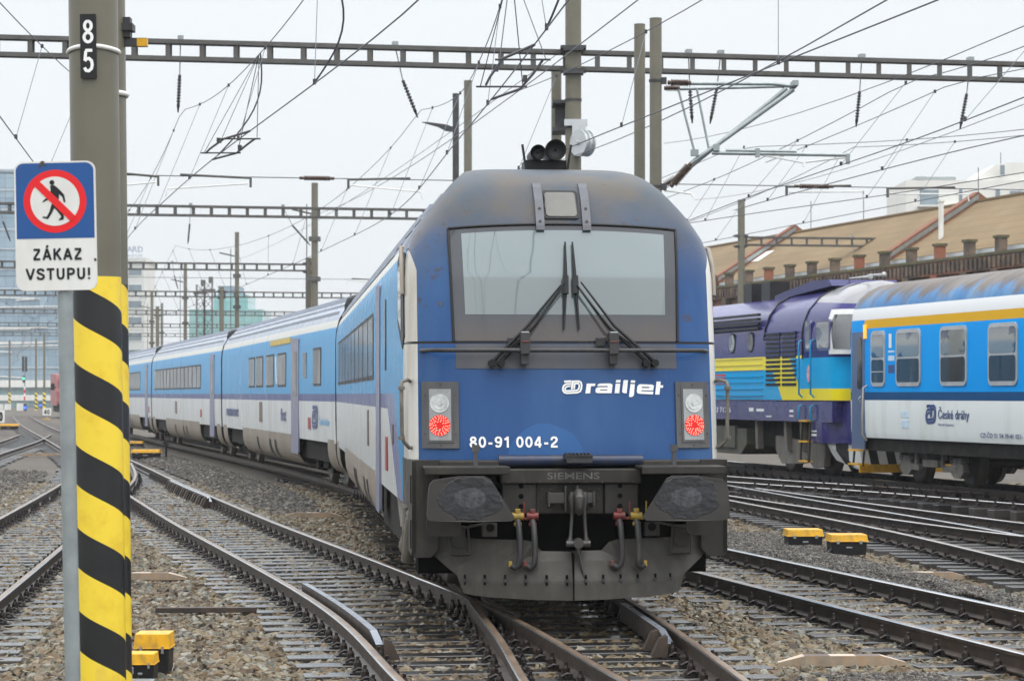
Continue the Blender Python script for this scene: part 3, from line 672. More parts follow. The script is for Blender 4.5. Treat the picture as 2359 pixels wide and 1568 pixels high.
# bar with brackets
br = MB(); br.tube([face(-1.283, 2.335, -.01), (-1.27, .36, 2.335), (-1.2, .18, 2.335), (-.6, .12, 2.335), (0, .10, 2.335), (.6, .12, 2.335), (1.2, .18, 2.335), (1.27, .36, 2.335), face(1.283, 2.335, -.01)], .019, 8); bro = br.build('front_grab_rail', M_dsteel, T0)
for xc in (-.385, .40):
    k = MB(); k.box((xc, .15, 2.395), (.085, .14, .19), 0); k.box((xc, .17, 2.27), (.07, .10, .12), 0); k.box((xc-.1, .23, 2.41), (.09, .03, .08)); k.box((xc, .075, 2.41), (.07, .012, .012), 1); k.box((xc, .15, 2.493), (.07, .11, .012), 2)
    k.build('rail_bracket', [M_dsteel, M_red, M_galv], bro, bevel=.006)
# headlamp units
def patch(mb, x0, x1, z0, z1, o, ob=-.02, nx=8, nz=8, m=0):
    us = np.linspace(x0, x1, nx); vs = np.linspace(z0, z1, nz)
    mb.grid(lambda a, b: face(a, b, o), us, vs, m, False)
    for a in (x0, x1): mb.grid(lambda t, b: face(a, b, t), (o, ob), vs, m, False)
    for b in (z0, z1): mb.grid(lambda a, t: face(a, b, t), us, (o, ob), m, False)
def lampunit(s):
    f = MB(); a, bb_ = (.965, 1.283)
    F = lambda o: (lambda x, z: face(s*x, z, o))
    patch(f, s*a, s*bb_, 1.475, 2.06, .022); patch(f, s*(a+.05), s*(bb_-.045), 1.525, 2.015, .030)
    fo = f.build('headlight', M_lframe, T0)
    t = MB(); patch(t, s*(a+.068), s*(bb_-.062), 1.545, 1.995, .034); t.build('lens_tray', M_lampb, fo)
    xc = 1.133
    c = MB(); c.prism(circ(24, .083, (xc, 1.872)), F(.040), F(.02)); c.prism(circ(24, .06, (xc, 1.872)), F(.044), F(.03)); c.prism(circ(16, .022, (xc, 1.872)), F(.050), F(.03)); c.build('white_lamp', M_lens, fo)
    r = MB(); r.prism(circ(24, .092, (xc, 1.675)), F(.040), F(.02)); ro = r.build('tail_lamp', M_tail, fo)
    l = MB()
    for ring_, nl in ((.035, 8), (.052, 13), (.068, 18), (.083, 22)):
        for q in range(nl):
            an = 2*math.pi*(q+random.uniform(-.22, .22))/nl+nl*.7; l.prism(circ(6, .0056, (xc+ring_*math.cos(an), 1.675+ring_*math.sin(an))), F(.043), F(.035))
    l.build('led_cluster', M_led, ro)
    bo = MB()
    for x, z in ((a+.028, 1.6), (a+.028, 1.94), (bb_-.025, 1.6), (bb_-.025, 1.94), ((a+bb_)/2, 1.5), ((a+bb_)/2, 2.035)): bo.prism(circ(8, .008, (x, z)), F(.027), F(.02))
    bo.build('screw', M_rust, fo)
    hr = MB(); hr.tube([face(s*1.375, 2.065, -.01), (s*1.40, .42, 2.075), (s*1.455, .36, 2.06), (s*1.462, .36, 2.0), (s*1.455, .34, 1.6), (s*1.44, .34, 1.53), (s*1.39, .38, 1.475), face(s*1.36, 1.475, -.01)], .017, 8)
    for z in (2.0, 1.56): hr.cyl((s*1.46, .35, z-.012), (s*1.46, .35, z+.018), .03, n=8)
    hr.build('handrail', mat('handrail_dirty', (.11, .10, .085), .5, .1, .2, 6, (.3, .27, .22), .5, 5, (1, 1, 1)), T0)
for s in (-1, 1): lampunit(s)
# lettering on the nose
lt = MB()
signword(lt, '80-91 004-2', lambda x, z, o: face(x, z, .008+o), -.875, -.097, 1.482, 1.578, .19, gap=.12)
lt.build('running_number', M_wlet, T0)
lg = MB(); G = lambda cx, cy: face(-.1616+cx/2044, 2.1604-cy/2044, .008)
for poly in ([(680, 240), (840, 238), (828, 285), (757, 287), (738, 415), (650, 418)],
             [(870, 285), (885, 252), (920, 238), (1110, 236), (1150, 258), (1152, 272), (1148, 285)], [(1062, 285), (1148, 285), (1146, 304), (1060, 304)],
             [(885, 304), (1146, 304), (1140, 345), (925, 345), (918, 362), (835, 375), (845, 325)], [(1055, 345), (1140, 345), (1137, 362), (1050, 362)], [(835, 375), (918, 362), (1137, 362), (1132, 405), (1120, 414), (870, 413), (840, 400)],
             [(1207, 240), (1292, 240), (1270, 413), (1183, 413)], [(1215, 190), (1225, 174), (1302, 174), (1292, 220), (1210, 220)], [(1352, 190), (1362, 176), (1436, 178), (1405, 416), (1350, 412), (1320, 390)],
             [(1487, 195), (1497, 178), (1570, 182), (1562, 226), (1480, 224)], [(1478, 246), (1560, 250), (1535, 450), (1515, 475), (1485, 484), (1444, 480)],
             [(1600, 298), (1605, 290), (1630, 258), (1660, 250), (1880, 258), (1910, 280), (1906, 300), (1690, 298)], [(1600, 298), (1690, 298), (1684, 320), (1597, 330)], [(1822, 302), (1906, 300), (1900, 322), (1820, 322)],
             [(1597, 330), (1684, 320), (1900, 322), (1895, 355), (1885, 365), (1678, 358), (1592, 358)], [(1592, 358), (1678, 358), (1676, 375), (1590, 375)], [(1590, 375), (1895, 384), (1888, 430), (1880, 435), (1640, 424), (1600, 412)],
             [(1957, 212), (1967, 200), (2038, 204), (2030, 266), (2024, 315), (2005, 438), (1927, 438)], [(2031, 268), (2083, 272), (2075, 315), (2025, 315)]):
    lg.add([G(*p) for p in poly], [tuple(range(len(poly)))])
for pts, wd in LOGO: stroke(lg, pts, wd, G)
lg.build('logo_lettering', M_wlet, T0)
# horns
hn = MB()
for x, z, r in ((-.065, 4.265, .072), (.105, 4.29, .10)): hn.lathe((x, 2.0, z), (x, 2.55, z), [(.12, .01), (.12, r*.86), (0, r), (.1, r*1.02), (.2, r*.93), (1, r*.8), (1, .01)], 20)
hn.box((.02, 2.3, 4.15), (.4, .35, .1))
for s in (-1, 1): hn.bar((.02+s*.2, 2.05, 4.1), (.02+s*.235, 2.05, 4.34), .04, .02)
hn.build('horn', M_black, T0)
an = MB(); an.cyl((-.55, 3.3, 4.08), (-.55, 3.3, 4.2), .05, n=10)
for x in (-.7, -.42, -.28, .45, .6, .72): an.box((x, 4, 4.1), (.07, .1, .05))
an.build('roof_antenna', M_dsteel, T0)
tr_ = MB(); tr_.add([face(-1.13, 2.77), face(-1.09, 2.77), face(-1.11, 2.72)], [(0, 1, 2)]); tr_.build('tilt_mark', M_lframe, T0)

# ---- headstock ----
f = MB()
for s in (-1, 1):
    f.prism([(1.15, 1.375), (1.385, 1.375), (1.39, .56), (1.36, .53), (1.22, .53), (1.16, .60)], lambda a, z: (s*a, -.02, z), lambda a, z: (s*a, .04, z))
    f.prism([(-.02, 1.375), (.85, 1.375), (.85, 1.0), (.55, .95), (.55, .56), (-.02, .545)], lambda y, z: (s*1.388, y, z), lambda y, z: (s*1.35, y, z))
    f.bb(s*.62, s*1.15, -.02, .05, 1.28, 1.372)
f.bb(-1.38, 1.38, .06, .45, 1.33, 1.374)
f.bb(-.62, .62, -.06, .0, 1.17, 1.30); f.bb(-.60, -.30, -.02, .05, .90, 1.17); f.bb(.30, .60, -.02, .05, .90, 1.17); f.bb(-.30, .30, .02, .08, .90, 1.17)
fo = f.build('headstock', M_fframe, T0, bevel=.012)
sl_ = MB()
for s in (-1, 1):
    for z0, z1 in ((1.0, 1.24), (.60, .85)): sl_.bb(s*1.394, s*1.385, .06, .16, z0, z1)
    for z in (1.15, 1.06, .97): sl_.cyl((s*.435, -.023, z), (s*.435, .02, z), .023, n=14)
    sl_.cyl((s*.71, -.085, .79), (s*.71, -.04, .79), .036, n=16)
sl_.build('plate_opening', M_void, fo)
for s in (-1, 1): MB().bb(s*.65, s*.78, -.08, -.02, .71, .83).build('jacking_plate', M_fframe, fo, bevel=.006)
dk = MB(); dk.bb(-1.3, 1.3, .55, .95, .35, 1.32); dk.bb(-1.14, 1.14, .06, .085, .90, 1.33); dk.build('drawgear_recess', M_void, T0)  # shade behind the buffers put in as a near-black block and plate
bt = MB()
for x in (-.25, -.17, .17, .25):
    for z in (.94, 1.03, 1.12): bt.cyl((x, -.0, z), (x, .03, z), .013, n=6)
for x in np.linspace(-.55, .55, 9): bt.cyl((x, -.075, 1.185), (x, -.05, 1.185), .010, n=6)
bt.build('bolt', M_rust, fo)
sm_ = MB(); word(sm_, 'SIEMENS', lambda x, z: (x, -.0625, z), -.21, .25, 1.208, 1.268, .012); sm_.build('maker_lettering', mat('worn_lettering', (.12, .118, .11), .6, 0, .5, 30), fo)
cv = MB(); cv.tube([(-.63, .02, 1.37), (.64, .02, 1.37)], .05, 12); cv.build('coupling_cover', mat('dark_blue_cover', (.012, .022, .062), .4, 0, .2, 5, (.05, .046, .04), .5, 6), T0)
stp = MB(); stp.box((.055, -.09, 1.405), (.24, .22, .03)); stp.box((.055, -.19, 1.385), (.22, .02, .06))
for k in range(7): stp.box((-.045+.033*k, -.09, 1.428), (.016, .2, .018))
stp.build('step_plate', M_dsteel, T0)
# buffers
def buffer(s):
    root = MB(); pl = [(-.36, .04), (-.345, .12), (-.31, .155), (-.1, .185), (.12, .185), (.17, .16), (.375, -.165), (.35, -.195), (.02, -.2), (-.35, -.19), (-.37, -.15)]
    pl = [(s*-a, z) for a, z in pl]
    root.prism(pl, lambda a, z: (a, -.025-.02*math.cos(a*2.5), z), lambda a, z: (a, .02, z))
    o = root.build('buffer', M_buff, T0, bevel=.012, loc=(s*.925, -.60, 1.07))
    sh = MB(); sh.cyl((0, .02, 0), (0, .62, 0), .105, n=18); sh.cyl((0, .3, 0), (0, .62, 0), .135, n=18); sh.build('buffer_sleeve', M_fframe, o)
    hd = MB(); x0, x1 = s*.57, s*1.30
    hd.bb(x0, x1, -.42, .0, 1.305, 1.33); hd.bb(x0, x1, -.43, -.415, 1.262, 1.33); hd.build('buffer_hood', M_fframe, T0, bevel=.01)
    up = MB(); up.box((s*.86, -.36, 1.42), (.035, .03, .19)); up.box((s*.86, -.36, 1.485), (.062, .04, .06)); up.build('lamp_bracket', M_lframe, T0)
    fl = MB(); fl.prism(rrect(.98, 1.28, .73, .90, .05), lambda a, z: (s*a, -.30, z), lambda a, z: (s*a, -.27, z)); fl.build('mounting_flange', M_fframe, T0)
    rd = MB(); rd.tube([(s*.76, -.12, .83), (s*.95, -.15, .79), (s*1.15, -.13, .78), (s*1.25, -.05, .80)], .013, 6); rd.build('uncoupling_rod', M_fframe, T0)
    st = MB()
    for a in (.90, 1.07): st.tube([(s*a, -.02, .80), (s*(a-.015), -.06, .56)], .010, 5)
    st.tube([(s*.885, -.06, .56), (s*1.055, -.06, .56)], .012, 5); st.cyl((s*.98, -.02, .68), (s*.98, .1, .68), .07, n=12); st.bb(s*.92, s*1.04, .0, .1, .63, .8); st.build('shunter_step', M_fframe, T0)
for s in (-1, 1): buffer(s)
M_hook = mat('worn_hook_steel', (.075, .072, .07), .4, .4, .25, 9, (.05, .042, .034), .5, 6)
# screw coupling and hook
ck = MB()
for s in (-1, 1):
    ck.bb(s*.06, s*.21, -.08, .02, 1.0, 1.09); ck.bb(s*.19, s*.205, -.10, .02, .97, 1.10); ck.bb(s*.045, s*.06, -.1, .02, .93, 1.15)
ck.tube([(.045, -.05, 1.04), (.045, -.16, 1.075), (.045, -.24, 1.09), (.045, -.30, 1.05), (.045, -.30, .98), (.045, -.26, .93), (.045, -.21, .935)], [.04, .045, .045, .045, .04, .032, .018], 10)
ck.build('draw_hook', M_hook, T0, bevel=.003)
sc_ = MB()
for s in (-1, 1):
    x = .045+s*.055
    sc_.tube([(x-s*.01, -.20, 1.10), (x, -.2, 1.05), (x-s*.004, -.2, .95), (x+s*.012, -.2, .72), (x+s*.02, -.2, .66)], [.025, .034, .016, .015, .03], 8)
    sc_.cyl((x+s*.05, -.2, .655), (x-s*.02, -.2, .655), .03, n=10)
sc_.cyl((.045, -.25, .66), (.045, -.15, .66), .045, n=12); sc_.cyl((.045, -.2, .70), (.045, -.2, .56), .022, n=8); sc_.tube([(.05, -.2, .57), (.085, -.2, .42), (.10, -.2, .37)], [.012, .010, .016], 6)
sc_.cyl((-.02, -.2, .655), (.11, -.2, .655), .02, n=8); sc_.build('screw_coupling', M_hook, T0)
# brake hoses
def hose(x, m, lever):
    b = MB(); b.tube([(x, -.13, .85), (x+.005, -.17, .80), (x+.012, -.19, .68), (x+.015, -.2, .54), (x+.005, -.2, .47), (x-.03*(1 if x < .5 else -1), -.19, .445), (x-.06*(1 if x < .5 else -1), -.18, .47)], .027, 10); o = b.build('brake_hose', M_rubber, T0)
    v = MB(); v.cyl((x-.05, -.12, .89), (x+.05, -.12, .89), .034, n=10); v.cyl((x, -.12, .93), (x, -.12, .80), .028, .024, n=10); v.cyl((x, -.13, .835), (x, -.135, .81), .038, n=6); v.box((x, -.12, .94), (.045, .045, .03))
    if lever: v.bar((x+lever, -.13, .87), (x+lever, -.14, 1.02), .012, .012); v.bar((x, -.13, .87), (x+lever, -.13, .87), .02, .02)
    v.box((x-.07*(1 if x < .5 else -1), -.18, .48), (.03, .04, .05)); v.build('air_valve', m, o, bevel=.004)
hose(-.475, M_yval, 0); hose(-.345, M_red, -.075); hose(.415, M_red, .09); hose(.565, M_yval, .085)
# plough
pw = MB()
def plow(s):
    rows = [([(0, .58), (.26, .585), (.33, .66), (.40, .68), (.80, .69), (1.20, .72)]), ([(0, .5), (.3, .5), (.45, .5), (.6, .5), (.85, .52), (1.19, .54)]), ([(0, .33), (.3, .33), (.5, .33), (.7, .34), (.9, .36), (1.05, .42)]), ([(0, .31), (.3, .31), (.5, .31), (.7, .32), (.88, .33), (1.0, .38)]), ([(0, .165), (.3, .17), (.5, .18), (.7, .19), (.85, .205), (.945, .225)])]
    ys = [(-.10, .02), (-.15, .0), (-.22, -.04), (-.225, -.045), (-.25, -.06)]
    v = []
    for (r, (yc, ye)) in zip(rows, ys):
        for x, z in r: v.append((s*x, yc+(ye-yc+.05)*(x/1.2)**1.5, z))
    f = [(j*6+i, j*6+i+1, (j+1)*6+i+1, (j+1)*6+i) for j in range(4) for i in range(5)]
    pw.add(v, f)
plow(-1); plow(1); pwo = pw.build('snow_plough', mat('plough_dusty_grey', (.027, .024, .018), .5, .1, .2, 3, (.066, .06, .048), .5, 9, (1, 1, .5)), T0)
so_ = pwo.modifiers.new('thick', 'SOLIDIFY'); so_.thickness = .012
pb = MB()
for x in (-.93, -.76, -.585, -.41, -.23, -.055, .11, .265, .42, .575, .735, .87):
    y = -.225+.235*(abs(x)/1.2)**1.5-.008; MB().bb(x-.008, x+.008, y-.004, y+.03, .295, .385).build('slot', M_void, pwo); pb.cyl((x, y-.018, .335), (x, y+.02, .335), .016, n=6)
pb.build('bolt', M_dsteel, pwo); sp_ = MB(); sp_.bb(-.004, .004, -.275, -.1, .17, .575); sp_.build('centre_joint', M_void, pwo)
# cab side window (both sides), cab door, windows
for s in (-1, 1):
    w = MB(); w.prism([(.80, 2.47), (1.05, 2.36), (1.9, 2.62), (1.95, 2.75), (1.9, 3.2), (1.5, 3.27), (1.15, 3.25), (.95, 3.1)], lambda y, z: (s*1.42, y, z), lambda y, z: (s*1.39, y, z)); o = w.build('cab_side_window', M_black, T0, bevel=.01)
    w = MB(); w.prism([(1.2, 2.52), (1.8, 2.68), (1.82, 3.12), (1.25, 3.16)], lambda y, z: (s*1.424, y, z), lambda y, z: (s*1.40, y, z)); w.build('pane', M_glassd, o)
    w = MB(); w.tube([(s*1.425, .84, 2.85), (s*1.43, .93, 3.12), (s*1.425, 1.13, 3.29), (s*1.40, 1.5, 3.31)], .022, 6); w.build('rain_gutter', M_skirt, o)
x = -1.41
dr = MB(); dr.prism(rrect(6.0, 6.95, .62, 3.18, .05), lambda y, z: (x-.012, y, z), lambda y, z: (x+.02, y, z)); dr.build('passenger_door', M_door, T0)
d2 = MB(); d2.prism(rrect(4.5, 4.75, 2.2, 2.95, .03), lambda y, z: (x-.010, y, z), lambda y, z: (x+.02, y, z)); d2.build('side_display', M_swin, T0)
wl = [(7.9+1.72*k, 7.9+1.72*k+1.6) for k in range(10)]
panes(T0, wl)
sr = MB()
for y0, z0, dy, dz, mi in ((4.3, 1.15, .35, .35, 0), (9.6, 1.3, .35, .45, 1), (3.0, 1.45, .08, .2, 1)): sr.bb(x-.006, x+.02, y0, y0+dy, z0, z0+dz, mi)
sr.build('side_hatch', [mat('hatch_red', (.3, .05, .05), .5), mat('hatch_brown', (.16, .12, .09), .5)], T0)
skirt(T0, 7.6, L0-6.2, (10, 11.2, 14.5, 15.3)); skirt(T0, L0-1.6, L0-.35)
wheelset_bogie(T0, 5.0); wheelset_bogie(T0, L0-4.0)
sh = MB()
for y, z, dz in ((1.3, .55, .3), (2.0, .6, .3), (3.1, .62, .35)): sh.cyl((-1.25, y, z), (-1.28, y+.25, z+dz), .08, n=10)
sh.tube([(-1.2, .7, .4), (-1.25, 1.0, .5), (-1.25, 1.5, .42)], .04, 6); sh.box((-1.2, 1.1, .42), (.16, .3, .16)); sh.box((-1.1, 2.4, .75), (.3, 1.6, .35)); sh.cyl((-1.3, 1.6, .62), (-1.3, 2.1, .5), .1, n=12)
sh.cyl((-1.33, 1.05, .82), (-1.36, 1.3, .42), .06, n=10); sh.cyl((-1.34, 1.75, .88), (-1.34, 1.75, .48), .045, n=10); sh.build('damper', mat('damper_dusty', (.17, .155, .13), .5, 0, .2, 6, (.07, .06, .05), .5, 5), T0)
sh = MB(); sh.bb(-1.3, 1.3, 1.0, 7.6, .45, .98); sh.build('underframe', M_under, T0)

# ---- following coaches ----
def coach(i, label, door, wins, extra):
    L, H = vframe(*VEH[i]); t = empty('coach', (VEH[i][0][0], VEH[i][0][1], 0), label, 'train', 'carriages of the blue train', H)
    coach_shell(t, L)
    if door:
        d = MB(); d.prism(rrect(door[0], door[1], .62, 3.2, .05), lambda y, z: (-1.422, y, z), lambda y, z: (-1.39, y, z)); do = d.build('passenger_door', M_door, t)
        d = MB(); d.prism(rrect(door[0]+.3, door[1]-.3, 1.9, 2.9, .05), lambda y, z: (-1.426, y, z), lambda y, z: (-1.41, y, z)); d.build('pane', M_swin, do)
    panes(t, wins); e = MB()
    for y0, y1, z0, z1, mi in extra: e.bb(-1.418, -1.39, y0, y1, z0, z1, mi)
    if extra: e.build('side_hatch', [mat('hatch_red_b', (.3, .05, .05), .5), mat('hatch_brown_b', (.16, .12, .09), .5), mat('class_yellow', (.62, .45, .10), .5)], t)
    skirt(t, 6.8, L-6.6, (11, 12.2, 15.2)); skirt(t, .4, 1.5); skirt(t, L-1.7, L-.5)
    wheelset_bogie(t, 4.0); wheelset_bogie(t, L-4.0)
    b = MB(); b.bb(-1.25, 1.25, .6, L-.6, .55, .99); b.build('underframe', M_under, t)
    return t, L
c1, L1_ = coach(1, 'restaurant coach of the blue train, coupled right behind the control car', (6.3, 7.7), [(2.4, 3.7), (8.8, 10.6), (11.4, 13.2), (14.0, 15.7), (16.1, 17.7)], [(4.2, 4.6, 1.2, 1.45, 0), (14.2, 14.9, 1.25, 1.75, 1), (8.0, 12.2, 3.12, 3.25, 2)])
d = MB()
d.prism([(10.75, 2.2), (10.95, 2.2), (11.2, 2.85), (11.0, 2.85)], lambda y, z: (-1.418, y, z), lambda y, z: (-1.40, y, z)); d.build('window_sticker', M_white, c1)
d = MB(); d.prism(rrect(4.9, 5.5, 2.3, 2.85, .04), lambda y, z: (-1.42, y, z), lambda y, z: (-1.40, y, z)); d.build('side_display', M_swin, c1)
t_ = MB(); SF = lambda u, v: (-1.418, u, v)
word(t_, 'restaurant', SF, 24.4, 20.6, 1.32, 1.58, .03); word(t_, 'first', SF, 9.9, 8.8, 1.32, 1.62, .03)
for pts, wd in LOGO: stroke(t_, pts, wd, lambda a, b_: SF(3.9-(a-228)/380*1.0, 1.72-(b_-178)/250*.5))
t_.build('lettering', M_navy, c1)
t_ = MB(); word(t_, 'České dráhy', SF, 2.7, 1.1, 1.28, 1.5, .02); t_.build('pale_lettering', mat('light_blue_lettering', (.1, .4, .7), .4), c1)
coach(2, 'blue grey coach with a long window band, behind the restaurant coach', (2.1, 3.3), [(6.2+1.42*k, 6.2+1.42*k+1.3) for k in range(13)], [(6.0, 6.4, 1.2, 1.45, 0), (14.8, 15.4, 1.25, 1.7, 1)])
coach(3, 'coach half hidden behind the striped mast, third behind the control car', (2.1, 3.3), [(6.2+1.42*k, 6.2+1.42*k+1.3) for k in range(13)], [(1.2, 1.5, 1.2, 1.45, 0)])
# ================= parked coach on the right =================
HY = math.atan2(.2437, 1); YE = (8.26, 49.72)           # coach end nearest the locomotive
def yardroot(name, off, label, cat):                   # local +y points away from the camera, origin on the track
    return empty(name, (YE[0]-math.sin(HY)*off, YE[1]+math.cos(HY)*off, .2), label, cat, None, HY)
PC = yardroot('passenger_coach', 0, 'sky blue and white coach with silver framed windows, on the right', 'train')
def bandmat():
    n = NT('blue_white_coach_livery'); x, y, z = n.xyz(); g = n.noise(2, 6, .6, st=(1, 1, .15))
    wht = n.mix(n.step(g, .45, .75), (.78, .81, .79), (.68, .70, .66))
    c = n.mix(n.gt(z, 1.63), wht, (.012, .075, .20)); c = n.mix(n.gt(z, 1.79), c, n.mix(n.step(g, .4, .7), (.001, .30, .78), (.003, .33, .80)))
    c = n.mix(n.mul(n.gt(z, 3.06), n.lt(y, -.75)), c, (.66, .37, .015)); c = n.mix(n.gt(z, 3.235), c, (.74, .75, .75))
    bl = n.noise(1.0, 6, .65, st=(.6, 1.5, .6))
    st = n.step(n.add(z, n.math('MULTIPLY', n.math('SUBTRACT', n.noise(1.6, 5, .6, st=(.5, 1.2, .5)), .5), 1.1)), 3.54, 3.80)
    rf = n.mix(st, n.mix(n.step(bl, .4, .65), (.07, .19, .38), (.14, .27, .44)), n.mix(n.step(bl, .35, .65), (.115, .095, .082), (.19, .175, .165)))
    c = n.mix(n.gt(z, 3.47), c, rf); n.b.inputs['IOR'].default_value = 1.14; return n.fin(c, n.math('MULTIPLY_ADD', g, .3, .25), 0)
M_bw = bandmat()
CP = [(1.37, .88), (1.40, 1.0), (1.41, 1.6), (1.41, 2.9), (1.39, 3.24), (1.36, 3.47), (1.26, 3.66), (1.08, 3.82), (.8, 3.95), (.4, 4.03), (0, 4.06)]
m = MB(); pr = CP+[(-a, b) for a, b in CP[-2::-1]]
ys = [0, -.12, -.35, -.8, -2, -6, -12, -24.5]; sc = [.985, 1, 1, 1, 1, 1, 1, 1]
m.grid(lambda i, k: (pr[i][0]*sc[k], ys[k], 1+(pr[i][1]-1)*sc[k]), range(len(pr)), range(len(ys)))
m.add([(a*.985, 0, 1+(b-1)*.985) for a, b in pr], [tuple(range(len(pr)))], 0); m.build('body', [M_bw], PC)
M_alu = mat('window_aluminium', (.52, .53, .53), .35, .4, .08, 5, (.4, .36, .28), .5, 3)
M_cabin = mat('coach_interior', (.05, .042, .035), .7, 0, .4, 1.5)
M_lwin = NT('lower_window_glass'); _n = M_lwin; M_lwin = _n.fin(_n.ramp(_n.noise(1.5, 4, st=(1, 3, .6)), [(.35, (.022, .022, .022)), (.6, (.06, .055, .05)), (.75, (.10, .09, .075))]), .08, 0, .8)
M_uwin = NT('upper_window_glass'); _n = M_uwin; M_uwin = _n.fin(_n.ramp(_n.noise(1.7, 2, st=(1, .9, 1.6)), [(.44, (.03, .045, .075)), (.5, (.22, .23, .22))]), .06, 0, .9, .5)
def bigwin(y0, y1, z0=1.9, z1=3.0, split=2.45, three=False):
    w = MB(); X0 = -1.412
    w.prism(rrect(y0, y1, z0, z1, .14), lambda y, z: (X0-.022, y, z), lambda y, z: (X0+.02, y, z)); o = w.build('window', M_alu, PC, bevel=.006)
    a, b = y0+.055, y1-.055
    p = MB(); p.prism(rrect(a, b, z0+.08, split-.02, .07), lambda y, z: (X0-.028, y, z), lambda y, z: (X0, y, z)); p.build('lower_pane', M_lwin, o)
    p = MB(); p.prism(rrect(a, b, split+.02, z1-.07, .07), lambda y, z: (X0-.028, y, z), lambda y, z: (X0, y, z)); p.build('hopper_pane', M_uwin, o)
    if three: q = MB(); q.bb(X0-.034, X0, a, b, 2.18, 2.2); q.build('glazing_bar', M_alu, o)
bigwin(-1.88, -1.16, three=True)
for k in range(9): bigwin(-3.62-2.09*k, -2.44-2.09*k)
d = MB(); d.prism(rrect(-.80, -.12, .60, 3.0, .05), lambda y, z: (-1.418, y, z), lambda y, z: (-1.39, y, z)); do = d.build('door', mat('door_slate_blue', (.075, .115, .215), .35, 0, .1, 2), PC)
d = MB(); d.prism(rrect(-.68, -.42, 1.85, 2.9, .1), lambda y, z: (-1.424, y, z), lambda y, z: (-1.40, y, z)); d.build('pane', M_swin, do)
d = MB(); d.tube([(-1.42, -.62, 1.7), (-1.47, -.62, 1.66), (-1.42, -.62, 1.58)], .012, 5); d.build('handle', M_alu, do)
h = MB(); h.tube([(-1.41, -.93, 1.92), (-1.50, -.95, 1.88), (-1.52, -.93, 1.3), (-1.52, -.93, .95), (-1.42, -.93, .82)], .02, 6); h.build('handrail', mat('rail_brass_dirty', (.40, .37, .32), .4, .4), PC)
w = MB(); w.box((-1.43, -.86, 3.0), (.03, .11, .28)); w.build('amber_lamp', emis('amber_lamp', (1, .42, .04), .9), PC)
t = MB(); SR = lambda u, v: (-1.4165, u, v)
for pts, wd in LOGO: stroke(t, pts, wd, lambda a, b_: SR(-3.83-(a-228)/380*.5, 1.56-(b_-178)/250*.37))
word(t, 'České dráhy', SR, -4.42, -5.80, 1.24, 1.515, .015); word(t, 'Národní dopravce', SR, -4.42, -5.12, 1.15, 1.21, .01)
word(t, 'CZ-ČD 51 54 39-41 021-', SR, -6.27, -8.0, .975, 1.085, .012)
t.build('lettering', M_navy, PC)
t = MB(); word(t, '1', lambda u, v: (-1.4175, u, v), -2.06, -2.20, 2.65, 2.93, .03); t.build('class_number', M_wlet, PC)
t = MB(); t.bb(-1.414, -1.40, -2.33, -2.02, 2.56, 2.60); t.bb(-1.414, -1.40, -2.33, -2.02, 2.40, 2.50); t.bb(-1.414, -1.40, -2.93-.1, -2.66, 1.3, 1.42); t.bb(-1.414, -1.40, -3.03, -2.66, 1.10, 1.25); t.build('notice_plate', mat('notice_pale', (.55, .68, .78), .5), PC)
t = MB(); t.bb(-1.414, -1.40, -2.33, -2.02, 2.16, 2.32); t.build('seat_notice', M_navy, PC)
b = MB(); b.bb(-1.3, 1.3, -24.3, -.15, .62, .87); b.bb(-.9, .9, -.1, .35, 1.0, 3.0); b.bb(-1.1, 1.1, -20, -8.3, .35, .6); b.build('underframe', M_under, PC)
M_spring = mat('spring_grey', (.11, .10, .095), .5, .2, .2, 6)
def oldbogie(par, yc, nm='bogie', z=0.0):
    b = MB(); s = -1
    for s in (-1, 1):
        b.prism([(yc-1.75, .78), (yc-1.0, .86), (yc+1.0, .86), (yc+1.75, .78), (yc+1.75, .64), (yc+.9, .60), (yc+.5, .66), (yc-.5, .66), (yc-.9, .60), (yc-1.75, .64)], lambda y, q: (s*1.10, y, q), lambda y, q: (s*.98, y, q))
        for q in (-1, 1):
            b.prism([(yc+q*1.2-.3, .30), (yc+q*1.2-.12, .18), (yc+q*1.2+.12, .18), (yc+q*1.2+.3, .30), (yc+q*1.2+.2, .56), (yc+q*1.2-.2, .56)], lambda y, w_: (s*1.12, y, w_), lambda y, w_: (s*1.0, y, w_))
            b.bar((s*1.08, yc+q*1.2, .36), (s*1.08, yc+q*.55, .34), .1, .12)
            b.cyl((s*1.14, yc+q*.62, .40), (s*1.14, yc+q*.62, .86), .04, n=8)
        b.bb(s*1.14, s*.98, yc-.35, yc+.35, .36, .5)
    b.bb(-1, 1, yc-.5, yc+.5, .5, .7); o = b.build(nm, mat('bogie_dusty_'+str(len(bpy.data.materials)), (.13, .12, .105), .65, 0, .3, 5, (.2, .18, .15), .6, 4), par, bevel=.008)
    k = MB()
    for s in (-1, 1):
        for y in (yc-1.42, yc-.98, yc+.98, yc+1.42, yc-.17, yc+.17):
            pts = [(s*1.06+.085*math.cos(a), y+.085*math.sin(a), .46+.17*a/(2*math.pi*4)+(.0 if abs(y-yc) > .5 else .06)) for a in np.linspace(0, 8*math.pi, 40)]
            k.tube(pts, .017, 5)
    k.build('coil_spring', M_spring, o)
    for q in (-1, 1):
        w = MB()
        for s in (-1, 1): w.lathe((s*.69, yc+q*1.2, .46), (s*.83, yc+q*1.2, .46), [(0, .05), (0, .49), (.2, .49), (.25, .46), (1, .45), (1, .36), (.8, .28), (.8, .05)], 24)
        w.cyl((-.75, yc+q*1.2, .46), (.75, yc+q*1.2, .46), .08, n=8); w.build('wheelset', M_rust, o)
oldbogie(PC, -3.4); oldbogie(PC, -21)
st = MB()
for y in (-.2, -.72): st.bar((-1.36, y, .9), (-1.42, y, .3), .05, .03)
